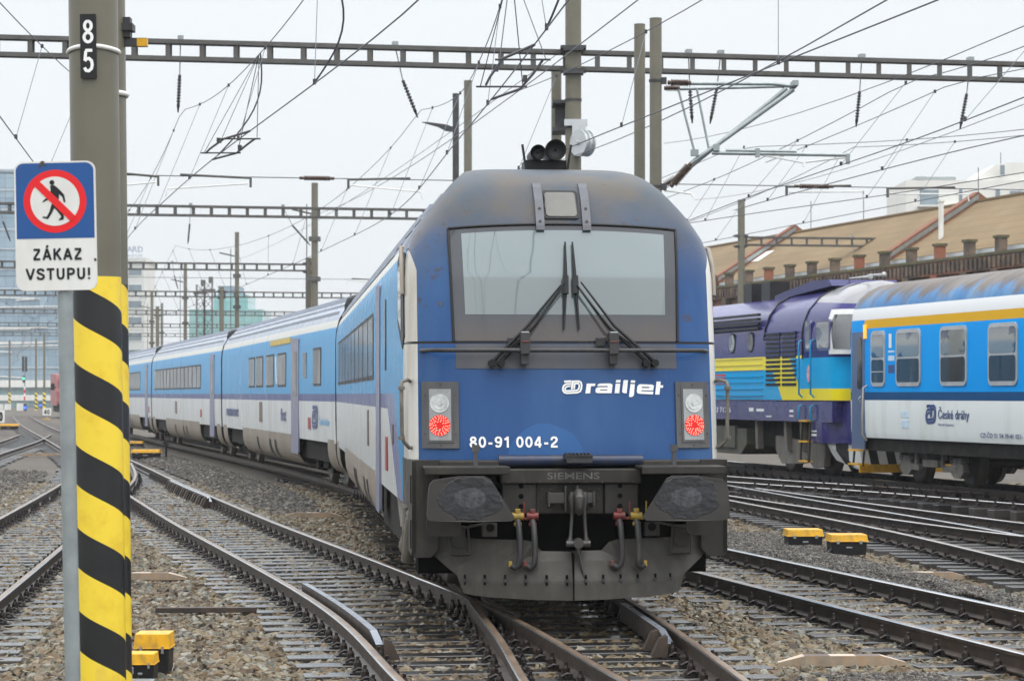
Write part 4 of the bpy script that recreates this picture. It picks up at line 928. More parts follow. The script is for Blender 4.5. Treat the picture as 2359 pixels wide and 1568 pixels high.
st.build('step_frame', M_fframe, PC)
st = MB()
for z in (.34, .62): st.box((-1.42, -.46, z), (.22, .55, .035))
st.build('step', M_yellow, PC)

# ================= diesel locomotive =================
LO = yardroot('diesel_locomotive', .62, 'blue, yellow and cyan diesel locomotive standing behind the parked coach', 'locomotive')
def locomat():
    n = NT('diesel_livery'); x, y, z = n.xyz()
    pur = (.022, .021, .14); cyan = (.004, .36, .70); yel = (.85, .70, .012)
    yb = n.math('MULTIPLY_ADD', z, .9, .0)
    eng = n.mix(n.gt(z, 2.29), cyan, yel); eng = n.mix(n.gt(z, 2.585), eng, pur)
    zig = n.add(n.math('MULTIPLY', n.math('SUBTRACT', z, 1.6), -.55), n.math('MULTIPLY', n.math('PINGPONG', n.math('MULTIPLY', z, 1.0), .11), 1.4))
    eng = n.mix(n.mul(n.lt(n.math('ADD', y, n.math('MULTIPLY', z, -.75)), 2.3), n.lt(z, 2.40)), eng, yel)
    eng = n.mix(n.mul(n.lt(n.math('ADD', y, n.math('MULTIPLY', z, -.75)), 1.0), n.gt(z, 1.86), n.lt(z, 2.52)), eng, cyan)
    cab = n.mix(n.gt(z, 1.865), yel, cyan); cab = n.mix(n.gt(z, 2.52), cab, pur); cab = n.mix(n.gt(n.math('MULTIPLY_ADD', y, -.05, z), 3.62), cab, n.mix(n.noise(2, 4), (.22, .22, .235), (.32, .32, .33)))
    c = n.mix(n.lt(y, 2.12), eng, cab); c = n.mix(n.gt(z, 3.62), c, n.mix(n.lt(y, 2.12), (.06, .055, .20), c))
    n.b.inputs['IOR'].default_value = 1.3; return n.fin(c, n.math('MULTIPLY_ADD', n.noise(3, 3), .15, .14), 0, .5, .12)
M_loco = locomat(); M_pur = mat('loco_frame_purple', (.025, .022, .14), .25, 0, .15, 2, (.12, .11, .16), .4, 3, coat=.4); M_cyan = mat('cyan_rail_paint', (.006, .27, .52), .35)
LP = [(1.36, 1.62), (1.38, 2.0), (1.38, 2.95), (1.35, 3.2), (1.24, 3.5), (1.02, 3.78), (.7, 3.97), (.35, 4.06), (0, 4.09)]
pr2 = LP+[(-a, b) for a, b in LP[-2::-1]]
m = MB(); m.grid(lambda i, y: (pr2[i][0], y, pr2[i][1]-(.10 if (pr2[i][1] > 3.6 and y > 4.6) else 0)), range(len(pr2)), [2.12, 4.5, 4.7, 8, 14])
m.add([(a, 14, b) for a, b in pr2], [tuple(range(len(pr2)))]); m.build('engine_body', M_loco, LO)
# rounded cab
def cabring(z):
    t = (z-1.62)/2.6; w = float(np.interp(z, [1.62, 2.5, 3.0, 3.25, 3.55, 3.82, 4.02, 4.13, 4.16], [1.37, 1.39, 1.40, 1.37, 1.24, 1.0, .66, .3, .02])); y0 = float(np.interp(z, [1.62, 2.5, 2.6, 3.5, 3.8, 4.16], [.10, .10, .0, .22, .45, 1.1])); h = []
    for a in np.linspace(0, math.pi/2, 18): h.append((w*math.sin(a)**(2/4.0), y0+.75*(1-math.cos(a)**(2/4.0))))
    h += [(w, 1.4), (w, 2.16)]; return [(-x, y, z) for x, y in h[:0:-1]]+[(x, y, z) for x, y in h]
zz = [1.62, 1.86, 1.87, 2.2, 2.5, 2.6, 2.8, 3.0, 3.2, 3.4, 3.55, 3.7, 3.82, 3.93, 4.02, 4.09, 4.13, 4.16]; rr = [cabring(z) for z in zz]; nn2 = len(rr[0]); m = MB()
m.add([p for r in rr for p in r], [(j*nn2+i, j*nn2+i+1, (j+1)*nn2+i+1, (j+1)*nn2+i) for j in range(len(zz)-1) for i in range(nn2-1)], 0, True); m.build('cab', M_loco, LO)
cp_ = [cabring(z) for z in zz]
ln = MB(); arch = [(r[0][0]*1.005, 2.15, r[0][2]) for r in cp_[4:]]+[(r[-1][0]*1.005, 2.15, r[-1][2]) for r in cp_[:3:-1]]
ln.tube(arch, .022, 5); ln.tube([(a*1.01, 4.62, b+.01) for a, b in pr2[2:-2]], .022, 5); ln.build('roof_beading', M_black, LO)
hp = MB(); hp.prism([(4.9, 3.85), (5.6, 3.92), (5.6, 4.0), (3.2, 4.24), (2.2, 4.22), (2.0, 4.08), (3.2, 4.02), (4.5, 3.95)], lambda y, z: (-.78, y, z), lambda y, z: (.78, y, z)); hp.build('roof_cowl', mat('cowl_navy', (.02, .02, .12), .4), LO)
ex = MB()
for y in (7.7, 9.0): ex.bb(-.25, .25, y-.3, y+.3, 3.95, 4.42)
ex.build('exhaust_stack', M_black, LO)
hrn = MB(); hrn.lathe((-.3, 1.0, 4.23), (-.3, 2.2, 4.25), [(0, .005), (0, .06), (.1, .03), (1, .015)], 10); hrn.lathe((-.45, .8, 4.25), (-.45, -.1, 4.22), [(0, .015), (.9, .03), (1, .06), (1, .005)], 10); hrn.build('roof_horn', M_alu, LO)
lv = MB(); ls = MB()
for k in range(4): lv.bb(-1.405, -1.33, 5.0, 12.5, 3.22+.10*k, 3.275+.10*k)
for c0, c1 in ((2.6, 3.45), (3.6, 4.5)):
    for k in range(12):
        z = 1.93+.1*k; lv.bb(-1.392, -1.33, c0, c1, z, z+.062); ls.bb(-1.42, -1.38, c0-.05, c1+.05, z+.062, z+.085)
lvo = lv.build('louvre', M_black, LO); ls.build('louvre_blade', M_loco, LO)
for yy, cm in ((5.55, M_rust), (6.85, M_glassd)):
    pw_ = MB(); pw_.prism(circ(28, .235, (yy, 2.93)), lambda y, z: (-1.39, y, z), lambda y, z: (-1.36, y, z)); o = pw_.build('porthole', M_black, LO)
    pw_ = MB(); pw_.prism(circ(28, .20, (yy, 2.93)), lambda y, z: (-1.398, y, z), lambda y, z: (-1.37, y, z)); pw_.build('pane', M_uwin if cm is M_glassd else M_lwin, o)
rbm = MB()
for z in (1.72, 1.87, 2.02, 2.15, 2.30, 2.42, 2.56): rbm.bar((-1.385, 4.75, z), (-1.385, 13.8, z), .03, .025)
rbm.build('body_rib', M_loco, LO)
for a, b in ((1.62, 1.98), (.50, 1.32)):
    w = MB(); w.prism(rrect(a, b, 2.66, 3.32, .08), lambda y, z: (-1.412, y, z), lambda y, z: (-1.37, y, z)); o = w.build('cab_window', M_pur, LO)
    w = MB(); w.prism(rrect(a+.06, b-.06, 2.72, 3.26, .05), lambda y, z: (-1.418, y, z), lambda y, z: (-1.38, y, z)); w.build('pane', M_uwin, o)
# white framed windscreen wrapping the corner
def cf(x, z, o): 
    w = float(np.interp(z, [1.62, 2.5, 3.0, 3.25, 3.55], [1.37, 1.39, 1.40, 1.37, 1.24])); y0 = float(np.interp(z, [2.5, 2.6, 3.5], [.10, .0, .22])); t = min(.9999, abs(x)/w); return (x*(1+o*.3), y0+.75*(1-(1-t**4)**.25)-o, z)
WW = lambda z: float(np.interp(z, [1.62, 2.5, 3.0, 3.25, 3.55], [1.37, 1.39, 1.40, 1.37, 1.24]))
wf = MB(); wf.grid(lambda u, z: cf(u*WW(z), z, .03), [math.copysign(1-(1-abs(k))**2.2, k)*.9995 for k in np.linspace(-1, 1, 60)], np.linspace(2.58, 3.52, 10)); wfo = wf.build('windscreen_surround', M_white, LO)
for s in (-1, 1):
    wf = MB(); wf.grid(lambda u, z: cf(s*u*WW(z), z, .045), [1-(1-k)**2.2 for k in np.linspace(.04, .86, 24)], np.linspace(2.69, 3.41, 10)); wf.build('windscreen', M_glassd, wfo)
hrl = MB()
for y in (1.45, 2.15): hrl.tube([(-1.39, y, 2.9), (-1.47, y, 2.88), (-1.48, y, 2.75), (-1.48, y, 1.75), (-1.4, y, 1.68)], .022, 6); hrl.tube([(-1.42, y, 1.52), (-1.48, y, 1.48), (-1.48, y, 1.22), (-1.42, y, 1.18)], .022, 6)
hrl.build('handrail', M_cyan, LO)
fm = MB(); fm.bb(-1.40, 1.40, .4, 14, 1.16, 1.595); fm.bb(-1.40, 1.40, 1.0, 1.65, .72, 1.16)
fm.prism([(-1.40, 1.0), (-1.0, .0), (1.0, .0), (1.40, 1.0)], lambda x, y: (x, y, .72), lambda x, y: (x, y, 1.60)); fm.build('frame', M_pur, LO)
t = MB(); LS = lambda u, v: (-1.4025, u, v)
for y, z, wd, hh in ((8.1, 1.38, .0, 0), ):
    word(t, '753 717-6', LS, 8.3, 6.9, 1.32, 1.44, .01)
for y0, dy, z0, dz in ((5.3, .3, 1.36, .08), (4.6, .5, 1.36, .06), (2.7, .25, 1.36, .05), (2.7, .25, 1.26, .03), (1.3, .45, .86, .05), (1.3, .45, .95, .03), (4.1, .35, 1.24, .03)): t.quad(LS(y0, z0), LS(y0+dy, z0), LS(y0+dy, z0+dz), LS(y0, z0+dz))
t.build('lettering', M_wlet, LO)
rdp = MB(); rdp.bb(-1.392, -1.37, 7.35, 8.4, 1.98, 2.22); rdp.build('red_plate', mat('plate_red', (.5, .03, .03), .4), LO)
ov = MB(); ov.prism(circ(20, .11, (1.78, 2.18), 1.7), lambda y, z: (-1.40, y, z), lambda y, z: (-1.37, y, z)); ov.build('oval_emblem', mat('emblem_pink_white', (.6, .3, .34), .4, 0, .5, 14), LO)
ld = MB()
for y in (1.55, 2.05): ld.bar((-1.44, y, 1.16), (-1.48, y, .30), .05, .04)
ld.build('ladder_rail', M_fframe, LO)
ld = MB()
for z in (1.18, .74, .32): ld.box((-1.46, 1.8, z), (.14, .48, .035))
ld.build('ladder_step', M_yellow, LO)
M_stripe = NT('plough_stripes'); _n = M_stripe; _q = _n.xyz(); M_stripe = _n.fin(_n.mix(_n.gt(_n.math('FRACT', _n.math('MULTIPLY', _n.add(_q[0], _n.math('MULTIPLY', _q[1], .9)), 2.6)), .5), (.02, .02, .022), (.66, .66, .64)), .45)
pl = MB(); V = [(-1.3, .95), (-.95, .02), (.95, .02), (1.3, .95)]; VB = [(-1.15, .9), (-.9, -.08), (.9, -.08), (1.15, .9)]
pl.add([(x, y, .715) for x, y in V]+[(x, y, .15 if abs(x) < 1 else .38) for x, y in VB], [(0, 1, 5, 4), (1, 2, 6, 5), (2, 3, 7, 6)]); pl.build('snow_plough', M_stripe, LO)
yb = MB(); yb.bb(-1.0, 1.3, -.14, -.085, .13, .30); yb.build('plough_edge', M_yellow, LO)
tk = MB(); tk.prism([(6.2, .95), (9.8, .95), (9.8, .35), (6.6, .35), (6.2, .6)], lambda y, z: (-1.25, y, z), lambda y, z: (1.25, y, z)); tk.bb(-1.3, -1.2, 6.9, 8.3, .5, 1.0); tk.build('fuel_tank', mat('tank_olive_grey', (.085, .082, .062), .6, 0, .2, 4), LO)
lb = MB()
for s in (-1, 1):
    lb.prism([(1.5, .66), (4.6, .82), (4.6, .5), (4.2, .2), (2.9, .24), (2.6, .35), (2.2, .16), (1.6, .2)], lambda y, z: (s*1.12, y, z), lambda y, z: (s*.98, y, z))
    for y in (5.5, 3.6, 2.6): lb.bar((s*1.2, y, 1.15), (s*1.18, y, .5), .16, .14)
lb.build('bogie', mat('loco_bogie_beige', (.17, .155, .13), .6, 0, .2, 4, (.10, .09, .075), .5, 4), LO, bevel=.01)
for y in (2.0, 4.4):
    w = MB()
    for s in (-1, 1): w.lathe((s*.69, y, .5), (s*.83, y, .5), [(0, .05), (0, .53), (.2, .53), (.25, .5), (1, .49), (1, .4), (.8, .3), (.8, .05)], 24)
    w.build('wheelset', M_rust, LO)
un = MB(); un.bb(-1.0, 1.0, .8, 13.5, .55, 1.16); un.build('underframe', M_under, LO)
for s in (-1, 1):
    bf = MB(); bf.cyl((s*.87, .15, 1.06), (s*.87, -.4, 1.06), .1, n=14); bf.lathe((s*.87, -.4, 1.06), (s*.87, -.5, 1.06), [(0, .05), (0, .24), (.6, .25), (1, .2), (1, .01)], 20); bf.build('buffer', M_under, LO)

# ================= masts =================
def insul(mb, p, q, r=.055, nd=7, m=0, core=.022):
    prof = [(0, .01), (0, core*1.6), (.1, core*1.6)]
    for k in range(nd):
        a = .12+.76*k/nd; prof += [(a, core), (a+.03, r), (a+.055, r*.9), (a+.08, core)]
    prof += [(.9, core*1.6), (1, core*1.6), (1, .01)]
    return mb.lathe(p, q, prof, 10, m)
def mastcol(par, r, z1, z0=-.25, x=0, y=0, m=None, name='mast_tube', n=20):
    b = MB(); b.cyl((x, y, z0), (x, y, z1), r, n=n); b.cyl((x, y, z1), (x, y, z1+.02), r*1.02, n=n); return b.build(name, m or M_mast, par)
def mast(X, d, r, top, label, group=None, m=None):
    o = empty('catenary_mast', (X, d, 0), label, 'mast', group); mastcol(o, r, top, m=m)
    f = MB(); f.box((0, 0, -.2), (r*5, r*5, .3)); f.build('concrete_foot', M_conc, o, bevel=.03); return o
M_conc = mat('concrete', (.27, .25, .22), .85, 0, .15, 4, (.15, .13, .11), .5, 3, (1, 1, 1))
def helix(zstart):
    n = NT('striped_mast_paint'); x, y, z = n.xyz(); a = n.math('ARCTAN2', x, n.math('MULTIPLY', y, -1.0))
    f = n.math('FRACT', n.math('MULTIPLY_ADD', a, .5/(2*math.pi)*1.85, n.math('DIVIDE', n.math('SUBTRACT', z, zstart), .541)))
    f2 = n.math('FRACT', n.add(n.math('MULTIPLY', n.math('DIVIDE', a, 2*math.pi), 1.0), n.math('DIVIDE', n.math('SUBTRACT', z, zstart), .541)))
    yel = n.mix(n.step(n.noise(6, 5, .65), .45, .75), (.84, .62, .045), (.74, .50, .03)); yel = n.mix(n.mul(n.step(n.noise(1.3, 5, .6, st=(2, 2, .5)), .56, .7), .35), yel, (.55, .42, .12))
    c = n.mix(n.gt(f2, .52), yel, n.ramp(n.noise(5, 3), [(.3, (.010, .010, .011)), (.7, (.017, .017, .018))]))
    c = n.mix(n.gt(z, 2.72), c, n.mix(n.step(n.noise(3, 5), .4, .7), (.14, .13, .095), (.122, .113, .083)))
    return n.fin(c, .35, 0, .5)
M_hel = helix(2.62)
NM = empty('catenary_mast', (-2.71, 16.0, 0), 'near grey mast with yellow and black stripes, carrying plate 85', 'mast', 'striped twin masts beside the sign'); NM.rotation_euler.y = R(-.72)
mastcol(NM, .161, 11, m=M_hel, n=40)
cl = MB()
for a0, a1 in ((-150, -18), (14, 150)): cl.tube([(.166*math.sin(R(a)), -.166*math.cos(R(a)), 4.215+.01*math.cos(R(a*2))) for a in np.linspace(a0, a1, 16)], .016, 5)
cl.build('clamp_band', M_white, NM)
pt = MB(); pt.prism(rrect(-.052, .052, 4.01, 4.43, .004), lambda x, z: (x-.005, -.182, z), lambda x, z: (x-.005, -.165, z)); po = pt.build('number_plate', M_black, NM, bevel=.002)
pt = MB(); PF = lambda x, z, o: (x-.005, -.1835-o, z); signword(pt, '8', PF, -.036, .036, 4.235, 4.395, .125); signword(pt, '5', PF, -.036, .036, 4.045, 4.205, .125); pt.build('digits', M_wlet, po)
RM = empty('catenary_mast', (-2.862, 17.1, 0), 'striped mast standing right behind the mast with plate 85', 'mast', 'striped twin masts beside the sign'); RM.rotation_euler.y = R(-.6)
mastcol(RM, .178, 11, m=helix(2.53), n=40)
ab = MB(); ab.bb(.16, .22, -.05, .05, 4.46, 4.60); ab.box((.19, -.0, 4.53), (.10, .14, .05)); ab.bb(.16, .33, -.03, .03, 4.40, 4.455, 0); ab.bb(.265, .335, -.033, .033, 4.397, 4.452, 1); abo = ab.build('bracket_arm', [M_dsteel, M_yellow], RM)
cl = MB(); cl.tube([(.184*math.sin(R(a)), -.184*math.cos(R(a)), 4.06) for a in np.linspace(30, 120, 10)], .02, 5); cl.build('clamp_band', M_white, RM)

# ================= no entry sign =================
SG = empty('warning_sign', (-2.16, 12.0, -.245), 'blue and white sign with red ringed walking figure, reading ZÁKAZ VSTUPU!', 'sign'); SG.rotation_euler.y = R(-1.15)
s_ = MB(); s_.tube([(0, 0, 0), (0, 0, 3.1)], .0385, 20); s_.build('post', M_galv, SG)
u0, w0 = -.03, 3.025      # panel centre relative to the post (metres above the foot)
pn = MB(); pn.prism(rrect(u0-.2, u0+.2, w0-.318, w0+.318, .045, 8), lambda x, z: (x, -.056, z), lambda x, z: (x, -.044, z)); pno = pn.build('sign_panel', M_white, SG, bevel=.003)
def fpl(poly, lvl, mt, nm):
    q = MB()
    for p in poly: q.add([(u0+x, -.056-.0012*lvl, w0+z) for x, z in p], [tuple(range(len(p)))])
    return q.build(nm, mt, pno)
M_sblue = mat('sign_blue', (.006, .072, .26), .35, 0, .06, 3, (.03, .06, .12), .3, 5); M_sred = mat('sign_red', (.72, .004, .008), .35, 0, .06, 4)
rr_ = rrect(-.192, .192, -.31, .31, .04, 8); fpl([[p for p in rr_ if p[1] > 0]+[(-.192, -.062), (.192, -.062)]], 1, M_sblue, 'blue_field')
cz = .121
fpl([circ(48, .155, (0, cz))], 2, M_sred, 'red_ring'); fpl([circ(48, .121, (0, cz))], 3, M_white, 'white_disc')
man = [circ(14, .0125, (-.013, cz+.092)), [(-.022, cz+.078), (-.004, cz+.08), (.012, cz+.068), (.03, cz+.05), (.047, cz+.03), (.052, cz-.004), (.044, cz-.008), (.037, cz+.02), (.022, cz+.034), (.018, cz-.0), (.0, cz-.006), (-.014, cz-.004), (-.02, cz+.024), (-.036, cz+.006), (-.062, cz-.006), (-.058, cz+.004), (-.036, cz+.02), (-.02, cz+.052)],
       [(-.014, cz-.007), (.0, cz-.009), (.018, cz-.003), (.034, cz-.05), (.044, cz-.078), (.04, cz-.092), (.016, cz-.096), (.022, cz-.086), (.03, cz-.076), (.008, cz-.046), (-.004, cz-.034), (-.018, cz-.062), (-.036, cz-.088), (-.064, cz-.08), (-.06, cz-.074), (-.042, cz-.076), (-.028, cz-.05)]]
fpl(man, 4, M_black, 'walking_figure')
a = R(-45); sb = [(c*.150, cz+e) for c, e in ()]
sl = []; 
for l, w in ((-.125, .018), (.125, .018), (.125, -.018), (-.125, -.018)): sl.append((l*math.cos(a)-w*math.sin(a), cz+l*math.sin(a)+w*math.cos(a)))
fpl([sl], 5, M_sred, 'red_slash')
q = MB(); SF2 = lambda x, z, o: (u0+x, -.0575-o, w0+z)
signword(q, 'ZÁKAZ', SF2, -.115, .128, -.168, -.112, .20, gap=.16); signword(q, 'VSTUPU!', SF2, -.15, .168, -.265, -.209, .20, gap=.14); q.build('lettering', M_black, pno)
rs = MB(); 
for x, z, r in ((-.06, .31, .018), (-.07, .295, .01), (.193, -.17, .01), (-.05, .30, .008)):
    rs.prism([(x+r*math.cos(k)*random.uniform(.4, 1), z+r*math.sin(k)*random.uniform(.4, 1)) for k in np.linspace(0, 6, 11)], lambda x, z: (u0+x, -.0585, w0+z), lambda x, z: (u0+x, -.057, w0+z))
rs.build('rust_chip', M_insb, pno)
bk = MB(); 
for z in (-.2, .2): bk.box((u0+.03, -.03, w0+z), (.11, .05, .03))
bk.build('clamp', M_galv, pno)

# ================= gantries =================
GZ = 9.27
def gantry(A, B, label, drops=(), depth=.36, posts=(), bay=.72, z=GZ, wirez=6.6, arms=(), feet=True):
    A = Vector((A[0], A[1], 0)); B = Vector((B[0], B[1], 0)); D = (B-A); Ln = D.length; a = math.atan2(D.y, D.x)
    g = empty('portal_gantry', tuple(A), label, 'gantry', 'portal gantries over the tracks', a)
    b = MB()
    for zc in (z+depth/2, z-depth/2):
        for y in (-.11, .11): b.bb(0, Ln, y-.045, y+.045, zc-.045, zc+.045)
        b.bb(0, Ln, -.065, .065, zc+.02, zc+.036)
    v = b
    for q in np.arange(.3, Ln, bay):
        v.bb(q-.05, q+.05, -.12, -.075, z-depth/2+.045, z+depth/2-.045); v.bb(q+.02, q+.10, .075, .12, z-depth/2+.045, z+depth/2-.045)
    v.build('beam', M_gsteel, g)
    for q, top in posts:
        o = mastcol(g, .17, top, x=q, y=-.32, name='mast_tube'); c = MB()
        for zc in (z+.25, z-.25): c.box((q, -.2, zc), (.62, .5, .06)); c.box((q, -.25, zc-.06), (.5, .42, .05))
        c.build('mast_clamp', M_dsteel, o)
    if wirez:
        w = MB(); w.tube([(q, 0, wirez+.0*q) for q in (0, Ln/2, Ln)], .011, 4); w.build('cross_span_wire', M_wire, g)
    for q, dx in drops:
        i = MB(); p0 = Vector((q, 0, z-.1)); p1 = Vector((q+dx, 0, z-1.2)); i.cyl(p0+Vector((0, 0, .32)), p0.lerp(p1, .38), .014, n=6, m=1); i.box((q, 0, z+depth/2+.09), (.12, .2, .09), 1)
        insul(i, p0.lerp(p1, .38), p1, .05, 8, 0); i.cyl(p1, p1+Vector((dx*.1, 0, -.12)), .03, .015, n=6, m=0)
        i.build('hanging_insulator', [M_insk, M_galv], g)
    for q, ln, dz in arms:
        r = MB(); r.tube([(q, 0, wirez+.03), (q+ln, 0, wirez-.02)], .028, 6, 0); r.bar((q+ln, 0, wirez), (q+ln, 0, wirez-.22), .05, .05, 0); r.tube([(q+ln-(.06 if ln > 0 else -.06), 0, wirez-.14), (q+.1*ln/abs(ln)-.25*ln, 0, wirez-.14+dz), (q+.1*ln/abs(ln)-.27*ln, 0, wirez-.3+dz)], .02, 6, 1); r.build('registration_arm', [M_gsteel, M_white], g)
    return g, a, Ln
gA, gB = (-13.3, 50.53), (14.2, 55.67)
def gq(x):                                  # beam coordinate under a photo column (gantry nearest the camera)
    k = (x-1179.5)/5580; ux, uy = (gB[0]-gA[0]), (gB[1]-gA[1]); return (k*gA[1]-gA[0])/(ux-k*uy)*math.hypot(ux, uy)
g1, a1, _ = gantry(gA, gB, 'nearest portal gantry beam crossing the whole view above the train', [(gq(416), -.05), (gq(910), .45), (gq(1586), .08), (gq(1660), -.22), (gq(1985), -.12), (gq(2235), -.22)], posts=(), arms=((gq(415), 1.5, -.14), (gq(290), .68, -.08), (gq(945), -1.35, -.12), (gq(2200), -1.6, .02), (gq(1960), -1.5, .04)))
w = MB()
for x0, x1 in ((690, 770), (1830, 1920)): insul(w, (gq(x0), 0, 6.6), (gq(x1), 0, 6.6), .06, 12)
w.build('span_insulator', M_insb, g1)
MM = empty('catenary_mast', (1.34, 53.0, 0), 'tall mast carrying the nearest gantry, with a tension wheel above the train roof', 'mast'); mastcol(MM, .175, 12.2)
c = MB()
for z in (9.52, 9.02): c.box((0, .0, z), (.56, .42, .06)); c.box((0, -.1, z-.07), (.44, .42, .05)); c.cyl((0, 0, z-.03), (0, 0, z+.03), .19, n=16)
for z in (8.35, 7.75): c.cyl((0, 0, z), (0, 0, z+.05), .19, n=14); c.box((-.28, .5, z), (.34, 1.0, .07))
c.box((-.26, .6, 8.05), (.26, .05, .6)); c.build('mast_clamp', M_dsteel, MM)
tw = MB(); tw.box((.05, -.2, 7.86), (.5, .15, .14)); tw.box((.12, -.25, 7.7), (.3, .1, .3)); cx = (.20, -.35, 7.4)
ax = Vector((.80, .6, 0)).normalized(); c0 = Vector(cx)
for k in (-.12, -.0, .12): tw.cyl(c0+ax*(k-.015), c0+ax*(k+.015), .29, n=28)
tw.cyl(c0-ax*.11, c0+ax*.11, .24, n=24); tw.cyl(c0-ax*.2, c0+ax*.2, .05, n=10); tw.build('tension_wheel', mat('wheel_alu', (.52, .54, .55), .35, .5, .1, 6), MM)
mast(1.0, 54.6, .115, 9.2, 'slim mast tied behind the tall gantry mast')
mast(2.055, 39.0, .089, 7.88, 'shorter left one of two plain masts rising behind the train roof')
CM = mast(2.254, 38.0, .095, 7.82, 'plain mast behind the train roof carrying double cantilever arms')
def P3(x, y, d=38.0):
    a, b, c = px(x, y, d); return (a-2.254, b-38.0, c)
cn = MB()
cn.tube([P3(1580, 192), P3(1780, 193), P3(1830, 199)], .03, 8); cn.tube([P3(1560, 205, 38.6), P3(1830, 198, 38.6)], .026, 8)
cn.tube([P3(1592, 376), P3(1828, 206)], .036, 8); cn.tube([P3(1568, 402, 38.6), P3(1812, 203, 38.6)], .036, 8)
cn.tube([P3(1600, 350), P3(1563, 206)], .02, 6); cn.tube([P3(1633, 343), P3(1605, 203)], .02, 6)
cn.tube([P3(1672, 346), P3(1835, 349)], .028, 8); cn.tube([P3(1640, 352), P3(1958, 357)], .03, 8)
cn.box(P3(1829, 195), (.09, .5, .08)); cn.box(P3(1953, 366), (.06, .06, .16)); cn.box(P3(1745, 352), (.07, .07, .14)); cn.box(P3(1600, 352), (.12, .1, .1)); cn.box(P3(1650, 340), (.1, .1, .1)); cno = cn.build('cantilever_arm', M_galv, CM)
ci = MB(); insul(ci, P3(1538, 190), P3(1592, 191), .06, 12); insul(ci, P3(1530, 203, 38.6), P3(1566, 203, 38.6), .055, 9); insul(ci, P3(1545, 430), P3(1592, 376), .075, 12); insul(ci, P3(1528, 428, 38.6), P3(1560, 408, 38.6), .07, 7); ci.build('insulator', M_insb, cno)
cs = MB(); cs.tube([P3(1753, 356), P3(1850, 374), P3(1851, 384)], .018, 6); cs.tube([P3(1856, 373), P3(1950, 362)], .018, 6); cs.tube([P3(1530, 438), P3(1593, 446), P3(1597, 454)], .018, 6); cs.build('steady_arm', M_white, cno)
cb = MB()
for z in (186, 430): q = P3(1511, z); cb.cyl((0, 0, q[2]-.02), (0, 0, q[2]+.02), .108, n=16); cb.box((.12, 0, q[2]), (.1, .1, .1))
cb.build('mast_clamp', M_dsteel, cno)
# far gantries and their masts
gantry((-30, 93.4), (2, 100), 'second gantry beam, ending behind the train roof', [(10, .4), (17.5, -.1), (21.2, 1.0), (27.5, .3)], posts=((2.5, 9.7), (31.5, 9.7)), arms=((24, 1.2, .1),))
gantry((-44, 134), (-11.5, 140.5), 'third gantry beam with a mast and tension wheel at its right end', [(13, .3), (17, -.3), (25, .3)], posts=((32.8, 9.8),))
gantry((-58, 170), (-8.5, 181), 'fourth gantry beam, lower and hazier, passing behind the tall masts', [(20, .3), (28, -.4), (36, .3)], posts=((37.5, 9.8),))
gantry((-72, 206), (-15, 223), 'fifth gantry beam low over the coach roofs', [(24, .3), (34, .3)], posts=((41.8, 9.8),), bay=.9)
gantry((-84, 246), (-22, 264), 'sixth gantry beam, just above the distant coach roofs', (), posts=((44.5, 9.8),), bay=1, wirez=0)
gantry((-96, 285), (-28, 305), 'farthest gantry beam near the hotel foot', (), posts=((46, 9.8),), bay=1.1, wirez=0)
gantry((10.9, 116), (32, 119.5), 'gantry beam on the right in front of the brick depot', [(5.6, .3)], posts=((.0, 11.2),), bay=.75, arms=())
def lampmast(x, d, r, top, label, lx, m=None):
    X_ = (x-1179.5)*d/5580; o = mast(X_, d, r, top, label, None, m)
    if lx:
        l = MB(); l.prism([(0, 0), (.25, -.12), (.5, -.15), (.55, -.02), (.3, .06), (-.35, .14), (-.55, .14)], lambda a, z: (-lx*.25+a*.9-.3, -.1, lx*0+z+l_z), lambda a, z: (-lx*.25+a*.9-.3, .12, z+l_z)); l.build('floodlight', M_dsteel, o)
    return o
l_z = px(0, 292, 75)[2]; lampmast(1050, 75, .10, px(0, 217, 75)[2], 'dark grey lamp post with a slanted floodlight, left of the train roof', 1, M_dsteel)
mast((1078-1179.5)*90/5580, 90, .15, px(0, 187, 90)[2], 'olive mast beside the dark lamp post, left of the train roof')
def farmast(x, d, y, r, label, extra=True):
    o = mast((x-1179.5)*d/5580, d, r, px(0, y, d)[2], label, 'distant masts over the coaches'); k = MB(); z1 = px(0, y, d)[2]
    k.tube([(-.45, -.1, z1-1.2), (-.45, -.1, 2)], .03, 5); k.bar((-1.3, 0, z1-1.5), (-.2, 0, z1-1.75), .12, .1)
    for z in (z1-3.2, z1-5.5): k.box((0, 0, z), (r*3.4, r*3, .25))
    k.build('fittings', M_gsteel, o); return o
farmast(725, 139.5, 422, .19, 'tall far mast above the third gantry, nearest of the distant row')
farmast(546, 179, 535, .16, 'far mast left of the tall one, with a floodlight arm')
farmast(427, 221, 605, .16, 'small hazy mast standing over the third coach roof')
farmast(350, 262, 672, .16, 'tiny hazy mast right of the hotel')
farmast(373, 262, 698, .14, 'tiny hazy mast between the hotel and the coach roofs')
# lattice towers
for x, y, lab in ((462, 655, 'left one of two hazy lattice towers before the teal building'), (480, 648, 'right one of two hazy lattice towers before the teal building')):
    d = 285; X_, _, zt = px(x, y, d); o = empty('lattice_tower', (X_, d, 0), lab, 'tower', 'hazy lattice towers'); l = MB()
    for sx_, sy_ in ((-1, -1), (1, -1), (1, 1), (-1, 1)): l.bar((sx_*.45, sy_*.45, -.2), (sx_*.45, sy_*.45, zt), .09, .09)
    for k in range(14):
        z0 = k*zt/14; l.bar((-.45, -.45, z0), (.45, -.45, z0+zt/14), .06, .06); l.bar((.45, .45, z0), (-.45, .45, z0+zt/14), .06, .06)
    l.build('lattice', M_gsteel, o)
    l = MB(); l.box((0, 0, zt-1), (1.6, 1.2, .2)); l.box((.3, 0, zt+.2), (.5, .4, .7)); l.build('platform', M_gsteel, o)

